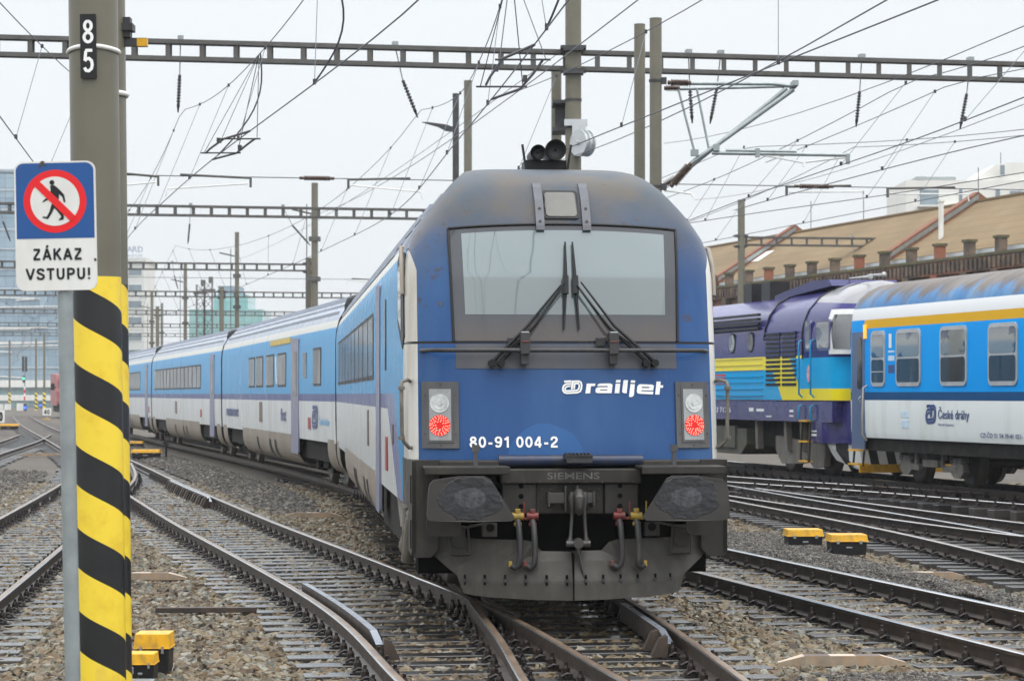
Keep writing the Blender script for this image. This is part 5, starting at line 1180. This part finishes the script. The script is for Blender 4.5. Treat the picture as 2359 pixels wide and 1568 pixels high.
# ================= overhead lines =================
def ohl(key, label, sup, d0, d1, zc=5.55, zm=7.9, sag=1.15, stag=.25, step=6.2, rw=.0075, elec=()):
    P = TR[key]; o = empty('overhead_line', (xat(P, sup[1]), sup[1], 0), label, 'overhead line', 'overhead lines along the tracks'); ox, oy = o.location.x, o.location.y
    def cx_(d):
        i = np.searchsorted(sup, d); return xat(P, d)+stag*math.cos(math.pi*np.interp(d, sup, range(len(sup))))
    def zmz(d):
        i = max(1, min(len(sup)-1, int(np.searchsorted(sup, d)))); t = (d-sup[i-1])/(sup[i]-sup[i-1]); return zm-sag*4*t*(1-t)
    def mx_(d): return xat(P, d)-.6*math.cos(math.pi*np.interp(d, sup, range(len(sup))))*(stag/.25)
    ds = np.arange(d0, d1, 1.5)
    c = MB(); c.tube([(cx_(d)-ox, d-oy, zc) for d in ds], rw*1.15, 5); c.build('contact_wire', M_wire, o)
    c = MB(); c.tube([(mx_(d)-ox, d-oy, zmz(d)) for d in ds], rw, 5); c.build('messenger_wire', M_wire, o)
    for d in np.arange(d0+1.5, d1, step):
        q = MB(); q.tube([(mx_(d)-ox, d-oy, zmz(d)), (cx_(d)-ox, d-oy, zc)], .0035+.00004*d, 4, 1); q.box((mx_(d)-ox, d-oy, zmz(d)), (.035, .05, .05)); q.box((cx_(d)-ox, d-oy, zc+.02), (.035, .06, .06)); q.build('dropper', [M_dsteel, M_wirel], o)
    for da, db in elec:
        q = MB(); q.tube([(mx_(da)*(1-t)+cx_(db)*t-ox+.25*math.sin(t*math.pi), da+(db-da)*t-oy, zmz(da)+(zc-zmz(da))*t) for t in np.linspace(0, 1, 12)], .012, 5); q.build('feeder_jumper', M_wire, o)
    return o, cx_, zmz, mx_
SUP = [4, 50.8, 97, 138, 179, 220, 262, 305]
ol, cxl, zml, mxl = ohl('lead', 'wires sloping down left of centre, with a section insulator above the turnout', SUP, 8, 300, elec=((27, 28.2), (35, 36.5)))
si = MB(); ox, oy = ol.location.x, ol.location.y
def sip(d, u, z=5.55): return (cxl(d)-ox+u, d-oy, z)
si.tube([sip(33.2, 0), sip(34.2, -.22), sip(35.6, -.24), sip(36.2, -.22)], .016, 6); si.tube([sip(37.2, 0), sip(36.2, .24), sip(34.8, .22), sip(34.2, .22)], .016, 6)
for d in (34.2, 36.2): si.tube([sip(d, -.3), sip(d, .3)], .012, 5)
for d in (34.7, 35.7): si.box(sip(d, -.22 if d < 35 else .22, 5.58), (.05, .18, .06))
for d, u in ((34.2, -.25), (34.2, .25), (36.2, -.25), (36.2, .25)): si.tube([sip(d, u), (mxl(35.2)-ox, 35.2-oy, zml(35.2))], .006, 4)
si.build('section_insulator', M_dsteel, ol)
om, cxm, zmm, mxm = ohl('main', 'wires running steeply down to the train roof, with a section insulator', SUP, 10, 220, elec=((22, 24),))
si = MB(); ox, oy = om.location.x, om.location.y
def sip(d, u, z=5.55): return (cxm(d)-ox+u, d-oy, z)
si.tube([sip(25.0, .0), sip(26.0, -.22), sip(27.5, -.22), sip(28.2, -.2)], .016, 6); si.tube([sip(29.6, 0), sip(28.6, .24), sip(27.2, .24), sip(26.2, .22)], .016, 6)
for d in (26.1, 28.4): si.tube([sip(d, -.3), sip(d, .3)], .012, 5)
for d, u in ((26.1, -.25), (26.1, .25), (28.4, -.25), (28.4, .25)): si.tube([sip(d, u), (mxm(27.2)-ox, 27.2-oy, zmm(27.2))], .006, 4)
for d in (27, 27.9): si.box(sip(d, -.2 if d < 27.5 else .22, 5.58), (.05, .18, .06))
si.build('section_insulator', M_dsteel, om)
ohl('west', 'wires above the lower left track, crossing behind the sign', [4, 50.8, 97], 14, 69)
ohl('cross', 'distant wires above the far left crossing track', [50.8, 97, 138], 52, 117)
ohl('siding', 'wires crossing the top right corner above the siding track', [2, 50.8, 97], 12.5, 44.5)
ohl('east', 'wires held by the double cantilever arms on the right', [4, 38, 78], 18, 75, stag=.3, zm=6.85, sag=.5)
ohl('fan', 'wires above the branching track right of the cantilever', [4, 38, 78], 25, 49, zm=6.85, sag=.5)
ohl('upper', 'wires on the far right just before the parked coach', [4, 53.5, 97], 33, 63, zc=5.75, zm=7.4)
ohl('yard', 'wires above the parked coach and locomotive', [4, 54.5, 97], 29, 83, zc=5.85, zm=7.5)
def span(name, pts, label, r=.009):
    o = empty(name, pts[0], label, 'wire', 'free feeder wires'); b = MB(); b.tube([tuple(Vector(p)-Vector(pts[0])) for p in pts], r, 5); b.build('wire_strand', M_wire, o)
def sagpts(a, b, s=.3, n=10): return [tuple(Vector(a).lerp(Vector(b), t)-Vector((0, 0, s*4*t*(1-t)))) for t in np.linspace(0, 1, n)]
span('feeder_wire', sagpts(px(2060, -10, 24), px(1215, 388, 60), .25), 'dark feeder wire running from the top right edge down to the train roof')
span('feeder_wire', sagpts(px(1480, -8, 30), px(700, 500, 110), .5), 'thin feeder wire passing in front of the tall mast')
span('feeder_wire', sagpts(px(2359, 60, 36), px(1530, 330, 75), .3), 'feeder wire from the right edge ending behind the cantilever mast')
span('feeder_wire', sagpts(px(2359, 240, 50), px(1600, 460, 105), .4), 'feeder wire low on the right over the brick depot')
span('feeder_wire', sagpts(px(1290, 120, 53), px(540, 600, 170), .6), 'feeder wire from the tall mast towards the distant masts')

# ================= trackside boxes and markers =================
def ybox(X_, d, w, h, dp, label, rz=0, z=-.16, hose_=True):
    o = empty('trackside_box', (X_, d, z), label, 'equipment box', 'yellow lidded trackside boxes', rz)
    b = MB(); b.box((0, 0, h*.3), (w*.9, dp*.9, h*.62), taper=1.04); b.box((0, -dp*.46, h*.36), (w*.16, .01, h*.08), 1); b.build('housing', [M_black, M_galv], o, bevel=.01)
    b = MB(); b.box((0, 0, h*.82), (w, dp, h*.33), taper=.94); b.box((0, 0, h*.655), (w*1.03, dp*1.03, h*.035)); b.build('lid', M_yellow, o, bevel=.012); b = MB(); b.box((w*.3, -dp*.50, h*.62), (w*.07, .02, h*.16)); b.box((-w*.3, -dp*.50, h*.62), (w*.07, .02, h*.16)); b.build('latch', M_galv, o)
    if hose_:
        b = MB(); b.tube([(-w*.4, -dp*.3, h*.35), (-w*.55, -dp*.5, h*.15), (-w*.7, -dp*.9, 0)], .02, 6); b.build('cable', M_rubber, o)
    return o
ybox(3.99, 33.2, .50, .27, .42, 'left and slightly farther box of the yellow lidded pair on cinders, right of train', .05)
ybox(4.42, 32.0, .50, .27, .42, 'right and slightly nearer box of the yellow lidded pair on cinders, right of train', .05)
ybox(-2.79, 18.9, .28, .34, .3, 'yellow lidded box just behind the striped mast, upper of two', 0, -.24)
ybox(-2.80, 18.35, .22, .24, .25, 'smaller yellow lidded box just behind the striped mast, lower of two', 0, -.24)
b = empty('point_rod_bracket', (-2.86, 17.95, -.24), 'pale metal bracket beside the boxes at the foot of the striped mast', 'bracket'); k = MB(); k.box((.05, 0, .03), (.3, .25, .08)); k.cyl((-.02, 0, .05), (-.02, 0, .2), .03, n=10); k.box((.0, 0, .14), (.1, .08, .05)); k.build('bracket_plate', M_galv, b, bevel=.005)
ybox(-14.9, 96, .6, .25, .4, 'far small yellow topped box on the cinder path', 0, -.16, False)
o = ybox(-12.0, 79.5, .95, .3, .5, 'long yellow topped point machine with a short black post, far left', 0, -.16, False); k = MB(); k.cyl((.65, 0, 0), (.65, 0, .55), .04, n=8); k.box((.65, 0, .5), (.16, .12, .12)); k.build('indicator_post', M_black, o)
ybox(-30.5, 147, 1.1, .35, .6, 'yellow box at far left edge beside the speed board', 0, -.2, False)
def marker(X_, d, L_, label, rz=0, z=-.2, hgt=.1):
    o = empty('clearance_marker', (X_, d, z), label, 'track marker', 'painted concrete clearance markers', rz); xs = np.linspace(-L_/2, L_/2, 6); m = MB()
    for k in range(5):
        e0 = .45 if k == 0 else 1; e1 = .45 if k == 4 else 1; a, b_ = xs[k], xs[k+1]; mm = k % 2
        v = [(a, -.11*e0, 0), (b_, -.11*e1, 0), (b_, .11*e1, 0), (a, .11*e0, 0), (a, -.08*e0, hgt*(e0 if e0 == 1 else .3)), (b_, -.08*e1, hgt*(e1 if e1 == 1 else .3)), (b_, .08*e1, hgt*(e1 if e1 == 1 else .3)), (a, .08*e0, hgt*(e0 if e0 == 1 else .3))]
        m.add(v, [(4, 5, 6, 7), (0, 1, 5, 4), (2, 3, 7, 6)]+([(3, 0, 4, 7)] if k == 0 else [])+([(1, 2, 6, 5)] if k == 4 else []), [mm, 2, 2]+[mm]*(k in (0, 4)))
    m.build('marker_bar', [M_mwhite, M_mdark, M_mside], o); return o
M_mwhite = mat('marker_cream_paint', (.46, .38, .30), .6, 0, .1, 6, (.4, .25, .16), .4, 8); M_mdark = mat('marker_worn_black', (.12, .09, .08), .7, 0, .2, 6); M_mside = mat('marker_stained_side', (.17, .135, .095), .8, 0, .3, 8, (.25, .13, .05), .6, 9)
marker(-3.46, 42.0, 1.05, 'black and white marker between the left turnout and the train')
marker(4.78, 28.1, 1.05, 'cream striped concrete marker below the yellow box pair', .02, -.19, .08)
marker(2.62, 19.25, 1.02, 'cream striped concrete marker at the lower right between two tracks', .02, -.20, .08)
marker(8.35, 40.6, .75, 'black and white marker at the right edge beyond the shiny rail', 0, -.17)
marker(-16.3, 84, 1.6, 'far pale marker left of the sign post')

marker(-4.28, 28.0, 1.05, 'cream striped marker partly hidden behind the striped mast', 0, -.19, .08)
sb_ = empty('steel_bar', (-2.98, 23.6, -.15), 'flat brown steel bar lying across the ballast beside the left rail', 'steel bar', None, R(3)); q = MB(); q.box((0, 0, 0), (.98, .07, .05)); q.build('bar', M_rust, sb_, bevel=.004)
# ================= far left signals =================
def at(x, d): return (x-1179.5)*d/5580
s = empty('main_signal', (at(57, 320), 320, -.2), 'colour light signal with green lamp, left of the sign post', 'signal'); k = MB(); k.cyl((0, 0, 0), (0, 0, 7.2), .09, n=10); k.build('signal_post', M_galv, s)
k = MB(); 
for q in (-.22, .22): k.box((q, -.1, 6.1), (.24, .1, 2.0))
ko = k.build('signal_board', M_black, s); k = MB(); k.box((-.1, -.1, 4.1), (.3, .12, .9)); k.build('lamp_head', M_black, s); k = MB(); k.cyl((-.1, -.18, 4.2), (-.1, -.2, 4.2), .14, n=14); k.build('green_lamp', emis('green_lamp', (.1, 1, .45), 2), s)
k = MB()
for j in range(4): k.box((0, -.1, 1.6+j*.45), (.22, .04, .44), j % 2)
k.build('mast_plate', [M_sred, M_white], s)
for x, d, y0, lab in ((22, 330, 905, 'leftmost of three distant yellow and black striped posts'), (83, 320, 902, 'middle one of three distant yellow and black striped posts'), (102, 290, 903, 'right hand taller one of three distant yellow and black striped posts')):
    o = empty('striped_post', (at(x, d), d, -.2), lab, 'post', 'distant striped mast feet'); q = MB(); q.cyl((0, 0, 0), (0, 0, 2.4), .17, n=14); q.build('striped_foot', M_hel, o); q = MB(); q.cyl((0, 0, 2.4), (0, 0, 9.5), .14, n=12); q.build('mast_tube', M_mast, o)
for x, d, w, h, lab in ((46, 300, .75, .95, 'white trackside cabinet beside the blue dwarf signal'), (18, 315, .8, .8, 'small white cabinet left of the taller cabinet, far left'), (1, 325, .7, .75, 'white cabinet cut by the left edge of the view')):
    o = empty('relay_cabinet', (at(x, d), d, -.2), lab, 'cabinet', 'white cabinets far left'); q = MB(); q.box((0, 0, h*.5+.1), (w, .4, h)); q.build('cabinet_body', M_white, o, bevel=.02); q = MB(); q.box((0, 0, .05), (w*1.1, .5, .1)); q.box((0, 0, h+.12), (w*1.08, .48, .05)); q.build('plinth', M_conc, o)
for x, d, lab in ((58, 295, 'dwarf shunting signal with a blue light beside the white cabinet'), (94, 360, 'farther dwarf signal showing blue between striped posts')):
    o = empty('dwarf_signal', (at(x, d), d, -.2), lab, 'signal', 'blue dwarf signals'); q = MB(); q.box((0, 0, .55), (.34, .3, .8)); q.cyl((0, 0, 0), (0, 0, .3), .06, n=8); q.build('housing', M_black, o, bevel=.05); q = MB(); q.cyl((0, -.16, .5), (0, -.19, .5), .17, n=14); q.build('blue_lamp', emis('blue_lamp', (.03, .12, 1), 2.2), o)
def board(X_, d, txt, lab, w=.72, h=.6):
    o = empty('speed_board', (X_, d, -.2), lab, 'sign', 'white speed boards'); q = MB(); q.box((0, 0, .35+h/2), (w, .04, h)); q.build('panel', M_white, o, bevel=.03); q = MB(); signword(q, txt, lambda u, v, o: (u, -.025-o, v), -w*.32, w*.32, .45, .3+h*.92, .2); q.build('digits', M_black, o); q = MB(); q.box((0, .05, .2), (.1, .05, .4)); q.box((0, .05, .05), (.5, .2, .1), 1); q.build('stand', [M_galv, M_yellow], o)
board(at(108, 205), 205, '40', 'white board reading 40 on a low stand, left of the sign post')
board(at(-3, 152), 152, '40', 'white board cut by the left edge of the view', .75, .8)
# red locomotive on the far left
rl = empty('red_locomotive', (at(168, 218), 218, 0), 'dusty red locomotive peeking out left of the sign post', 'locomotive', None, R(13))
q = MB(); q.prism([(-.1, .9), (.0, 2.2), (.7, 3.75), (14, 3.9), (14, .9)], lambda y, z: (-1.45, y, z), lambda y, z: (1.45, y, z)); q.build('body', mat('faded_red_paint', (.30, .055, .06), .45, 0, .1, 1, (.4, .3, .3), .4, 1), rl, bevel=.1)
q = MB(); q.bb(-1.2, 1.2, -.1, 13.8, .3, .9); q.bb(-1.3, 1.3, -.5, -.1, .8, 1.2); q.build('underframe', M_under, rl)
q = MB(); q.bb(-1.25, 1.25, .1, .5, 2.35, 3.2); q.build('windscreen', M_glassd, rl); q = MB(); q.bb(-1.95, -1.6, .3, .5, 2.3, 2.9); q.bb(-1.6, -1.4, .35, .42, 2.5, 2.6); q.build('wing_mirror', M_black, rl)

# ================= brick depot =================
DH = math.atan2(.2735, 1)
DP = empty('brick_depot', (20.3, 96, 0), 'long sooty brick depot with a brown ribbed roof, behind the locomotive', 'building', None, DH)   # local +y runs away, local x points behind
def brick():
    n = NT('sooty_brick'); bt_ = n.n('ShaderNodeTexBrick'); mp = n.n('ShaderNodeMapping'); n.t.links.new(n.co, mp.inputs[0]); mp.inputs['Rotation'].default_value = (0, R(90), R(90)); n.t.links.new(mp.outputs[0], bt_.inputs['Vector'])
    bt_.inputs['Scale'].default_value = 4; bt_.inputs['Color1'].default_value = (.30, .115, .06, 1); bt_.inputs['Color2'].default_value = (.2, .085, .055, 1); bt_.inputs['Mortar'].default_value = (.14, .115, .095, 1)
    c = n.mix(n.step(n.noise(.45, 6), .46, .62), bt_.outputs[0], (.085, .068, .055)); c = n.mix(n.mul(n.step(n.noise(2.2, 5), .6, .7), .8), c, (.23, .19, .14)); n.bump(n.noise(9, 4), .5, .04); return n.fin(c, .9)
M_brick = brick()
def soot():
    n = NT('sooty_pier_brick'); o = n.n('ShaderNodeObjectInfo'); c = n.mix(n.step(n.noise(1.5, 6), .4, .65), (.075, .058, .048), (.17, .12, .085)); c = n.mix(n.mul(n.gt(o.outputs['Random'], .82), .8), c, (.30, .10, .05)); n.bump(n.noise(10, 4), .4, .03); return n.fin(c, .9)
M_pier = soot(); M_moss = mat('mossy_coping', (.085, .08, .05), .95, 0, .3, 3, (.16, .14, .03), .6, 2, (1, 1, 1), .5, 12)
def rooft():
    n = NT('brown_felt_roof'); c = n.ramp(n.noise(.5, 5, st=(1, .5, 1)), [(.3, (.155, .105, .05)), (.7, (.215, .15, .075))]); w_ = n.n('ShaderNodeTexWave'); n.t.links.new(n.mapv((1, 0, 0)), w_.inputs['Vector']); w_.inputs['Scale'].default_value = .55; w_.inputs['Distortion'].default_value = .3
    c = n.mix(n.mul(n.step(w_.outputs['Fac'], .93, .99), .45), c, (.12, .085, .05)); c = n.mix(n.mul(n.step(n.noise(1.2, 6, st=(.3, 1, 1)), .55, .75), .35), c, (.2, .17, .12)); return n.fin(c, .9)
M_roof = rooft()
Y0, Y1 = -22, 78; ZE, ZP = 8.0, 7.7
q = MB(); q.bb(0, 14, Y0, Y1, -.3, 7.0); q.build('wall', M_brick, DP)
q = MB(); q.bb(-.25, .3, Y0, Y1, 7.0, ZP-.12)
q.build('parapet', M_brick, DP)
q = MB(); q.bb(-.32, .35, Y0, Y1, ZP-.12, ZP)
q.build('coping', M_moss, DP)
q = MB()
for y in np.arange(Y0, 50, .42): q.box((-.26, y, 7.3), (.18, .2, .42), taper=1.1)
q.build('corbel', M_pier, DP); q = MB()
for y in np.arange(Y0+1.5, 50, 4.6): 
    for j in range(9):
        a0, a1 = math.pi*j/9, math.pi*(j+1)/9; q.bar((-.06, y+2.3+1.5*math.cos(a0), 5.2+1.2*math.sin(a0)), (-.06, y+2.3+1.5*math.cos(a1), 5.2+1.2*math.sin(a1)), .14, .3)
q.build('arch_moulding', mat('stone_moulding', (.25, .19, .13), .9, 0, .2, 4, (.09, .07, .055), .6, 2, (1, 1, 1)), DP)
for i, y in enumerate(np.arange(Y0+1.2, 60, 2.85)):
    q = MB(); q.box((.0, y, ZP+.24), (.35, .44, .66)); q.box((-.18, y, 4.5), (.3, .6, 5.0)); q.box((0, y, ZP+.61), (.46, .56, .11), 1); q.build('pier', [M_pier, M_moss], DP)
q = MB(); q.bb(.45, .6, Y0, Y1, ZP-.4, ZE-.04); q.build('skylight_strip', mat('pale_glazing', (.50, .53, .55), .4, 0, .1, 2), DP)
q = MB()
for (x0, z0, x1, z1) in ((.6, ZE+.0, 4.9, 10.75), (4.9, 10.75, 9.2, 8.0)): q.quad((x0, Y0, z0), (x0, Y1, z0), (x1, Y1, z1), (x1, Y0, z1))
q.add([(.6, Y1, ZE), (4.9, Y1, 10.75), (9.2, Y1, 8.0)], [(0, 1, 2)]); q.add([(.6, Y0, ZE), (4.9, Y0, 10.75), (9.2, Y0, 8.0)], [(2, 1, 0)]); q.build('roof', M_roof, DP)
q = MB(); 
q.bb(4.78, 5.02, Y0, Y1, 10.72, 10.82); q.build('ridge_cap', M_roof, DP)
for y in (14.3, 36.5, 62):
    q = MB(); q.prism([(.4, ZP+.1), (.4, ZE+.35), (4.9, 11.2), (9.2, 8.3), (9.2, 7.6)], lambda x, z: (x, y-.3, z), lambda x, z: (x, y+.3, z)); q.quad((.4, y-.34, ZE+.05), (.4, y-.36, ZE+.25), (4.9, y-.36, 11.08), (4.9, y-.34, 10.86), 1)
    q.build('firewall_gable', [mat('gable_brick', (.20, .085, .05), .9, 0, .25, 4), M_galv], DP)
q = MB(); q.cyl((2.0, 11.8, 8.6), (2.0, 11.8, 10.5), .12, n=14); q.cyl((2.0, 11.8, 10.5), (2.0, 11.8, 10.6), .17, n=14); q.build('flue_pipe', M_white, DP)
q = MB(); q.quad((2.3, 35, 9.12), (2.3, 36.6, 9.12), (3.2, 36.6, 9.70), (3.2, 35, 9.70)); q.build('roof_light', M_wlet, DP)
q = MB()
for y in (-2, 6.5, 14, 27, 34): q.cyl((4.9, y, 10.7), (4.9, y, 12.3), .02, n=5)
q.build('lightning_rod', M_dsteel, DP)
# white apartment block behind the depot
def winwall(par, name, x0, z0, cols, rows, dx, dz, w, h, y, m, mf=None):
    for r_ in range(rows):
        for c_ in range(cols):
            k = MB(); X_ = x0+c_*dx; Z_ = z0+r_*dz; k.bb(X_, X_+w, y-.05, y+.1, Z_, Z_+h, 0); o = k.build(name, mf or M_white, par); k = MB(); k.bb(X_+.08, X_+w-.08, y-.08, y, Z_+.08, Z_+h-.08); k.build('pane', m, o)
M_aglass = mat('apartment_glass', (.17, .22, .25), .12, 0, .2, .6, spec=.8, coat=.5); M_render = mat('white_render', (.68, .67, .63), .8, 0, .05, .3, (.5, .48, .44), .3, .4)
AB = empty('apartment_block', (at(2087, 235), 235, 0), 'white modern apartment block behind the depot roof, at right', 'building')
zt = px(0, 415, 235)[2]; q = MB(); q.bb(0, 16, 0, 12, -.2, zt); q.build('wall', M_render, AB)
q = MB(); q.prism([(5.6, zt), (6.6, zt), (8.8, zt+1.6), (10.0, zt+1.75), (16, zt+1.75), (16, zt)], lambda x, z: (x, .6, z), lambda x, z: (x, 11, z)); q.build('penthouse', M_render, AB); q = MB(); q.bb(1.5, 5.4, 3, 9, zt, zt+.6); q.cyl((1.6, 2, zt), (1.6, 2, zt+.5), .25); q.box((1.7, 2, zt+.35), (.9, .9, .3)); q.build('roof_plant', M_galv, AB)
for (x, z, w, h) in ((1.25, zt-2.45, 2.0, 1.6), (5.05, zt-2.3, .5, 1.5), (8.6, zt-2.3, .6, 1.5), (10.0, zt-2.35, 1.3, 1.4), (1.25, zt-4.7, 2.1, 1.3), (5.0, zt-4.7, .6, 1.3), (9.05, zt+.45, .6, 1.1), (1.25, zt-6.9, 2.1, 1.3)): winwall(AB, 'window', x, z, 1, 1, 1, 1, w, h, 0, M_aglass)
q = MB(); q.bb(1.1, 5.9, -.9, 0, zt-2.62, zt-2.47); q.build('balcony_slab', M_render, AB)
q = MB(); q.cyl((9.6, 2, zt+1.75), (9.6, 2, zt+2.9), .04, n=6); q.build('mast_aerial', M_gsteel, AB)
# glass tower and hotel far left, teal building
def glassgrid(name, c1, c2, sx_, sz_):
    n = NT(name); bt_ = n.n('ShaderNodeTexBrick'); mp = n.n('ShaderNodeMapping'); n.t.links.new(n.co, mp.inputs[0]); mp.inputs['Rotation'].default_value = (R(90), 0, 0); n.t.links.new(mp.outputs[0], bt_.inputs['Vector']); bt_.offset = 0
    bt_.inputs['Scale'].default_value = 1; bt_.inputs['Brick Width'].default_value = sx_; bt_.inputs['Row Height'].default_value = sz_; bt_.inputs['Mortar Size'].default_value = .06; bt_.inputs['Bias'].default_value = -.1
    bt_.inputs['Color1'].default_value = c1+(1,); bt_.inputs['Color2'].default_value = c2+(1,); bt_.inputs['Mortar'].default_value = tuple(q*.7 for q in c1)+(1,)
    c = n.mix(n.mul(n.step(n.noise(.09, 4), .4, .6), .5), bt_.outputs[0], c2); return n.fin(c, .18, 0, .8)
GT = empty('glass_tower', (at(-260, 430), 430, 0), 'pale blue glass office tower at the left edge behind the sign', 'building')
zt = px(0, 392, 430)[2]; q = MB(); q.bb(0, at(163, 430)-at(-260, 430), 0, 25, -.2, zt); q.build('glass_facade', glassgrid('blue_curtain_wall', (.17, .26, .34), (.27, .37, .44), 1.5, 1.75), GT)
q = MB()
for z in np.arange(3, zt, 3.5): q.bb(-.1, at(163, 430)-at(-260, 430)+.1, -.15, .0, z, z+.35)
q.build('floor_band', mat('band_pale', (.36, .42, .47), .5), GT); q = MB()
for k in range(14): q.bar((random.uniform(2, 28), -.3, z0_ := random.uniform(4, 20)), (random.uniform(6, 32), -.3, z0_+.3), .15, .2)
q.build('light_strip', M_white, GT)
HT = empty('hotel', (at(228, 455), 455, 0), 'white hotel slab with rows of windows, right behind the striped mast', 'building')
zt = px(0, 602, 455)[2]; wd = at(332, 455)-at(228, 455); q = MB(); q.bb(0, wd, 0, 14, -.2, zt); q.build('wall', M_render, HT); q = MB(); q.bb(-.2, wd+.3, -.5, 14, zt, zt+.7); q.build('roof', M_render, HT)
for k in range(8):
    q = MB(); z = zt-2.6-k*3.05; q.bb(.4, wd-.9, -.06, .1, z, z+1.4); o = q.build('window', M_white, HT); q = MB()
    for j in range(3): q.bb(.5+j*2.55, 2.9+j*2.55, -.1, .0, z+.1, z+1.3)
    q.build('pane', M_aglass, o)
q = MB(); word(q, 'COURTYARD', lambda u, v: (u, 0, v), wd-9.2, wd-.2, zt+1.75, zt+2.9, .03); word(q, 'Marriott', lambda u, v: (u, 0, v), wd-3.6, wd-.2, zt+.85, zt+1.5, .02)
for x in np.arange(.3, wd, 1.2): q.bar((x, .1, zt+.7), (x, .1, zt+2.8), .06, .06)
q.build('roof_lettering', mat('sign_grey_violet', (.42, .44, .52), .5), HT)
TB = empty('teal_building', (at(436, 420), 420, 0), 'low teal glass building far off beyond the coach roofs', 'building'); zt = px(0, 712, 420)[2]; wd = at(605, 420)-at(436, 420)
M_teal = glassgrid('teal_curtain_wall', (.16, .36, .36), (.24, .45, .44), 1.2, 1.8); q = MB(); q.bb(0, wd, 0, 15, -.2, zt); q.build('glass_facade', M_teal, TB); q = MB(); q.bb(4, 10.0, 2, 14, zt, zt+2.6); q.build('roof_storey', M_teal, TB); q = MB(); q.bb(4.6, 8.2, 3, 12, zt+2.6, zt+4.2); q.build('roof_plant', mat('plant_blue_grey', (.2, .27, .33), .6), TB)
SB = empty('station_building', (at(-300, 400), 400, 0), 'long low white station hall with a glazed band, far left', 'building'); wd = at(150, 400)-at(-300, 400)
q = MB(); q.bb(0, wd, 0, 8, px(0, 922, 400)[2], px(0, 909, 400)[2]); q.bb(0, wd, -.5, 8, px(0, 891, 400)[2], px(0, 875, 400)[2]); q.build('wall', M_white, SB); q = MB(); q.bb(.2, wd-.2, .3, 7.5, -.2, px(0, 892, 400)[2]); q.build('glazing', glassgrid('station_glass', (.15, .25, .27), (.22, .33, .34), 2.4, 3), SB)
# ================= damp winter haze =================
hz = MB(); hz.bb(-950, 950, -80, 1950, -1.3, 62); hm = bpy.data.materials.new('haze'); hm.use_nodes = True
hn_ = hm.node_tree; hn_.nodes.remove(hn_.nodes['Principled BSDF']); pv_ = hn_.nodes.new('ShaderNodeVolumePrincipled')
pv_.inputs['Color'].default_value = (.93, .95, .97, 1); pv_.inputs['Density'].default_value = 0.0003; pv_.inputs['Anisotropy'].default_value = 0.0
hn_.links.new(pv_.outputs[0], hn_.nodes['Material Output'].inputs['Volume'])
tag(hz.build('haze', hm), kind='stuff')
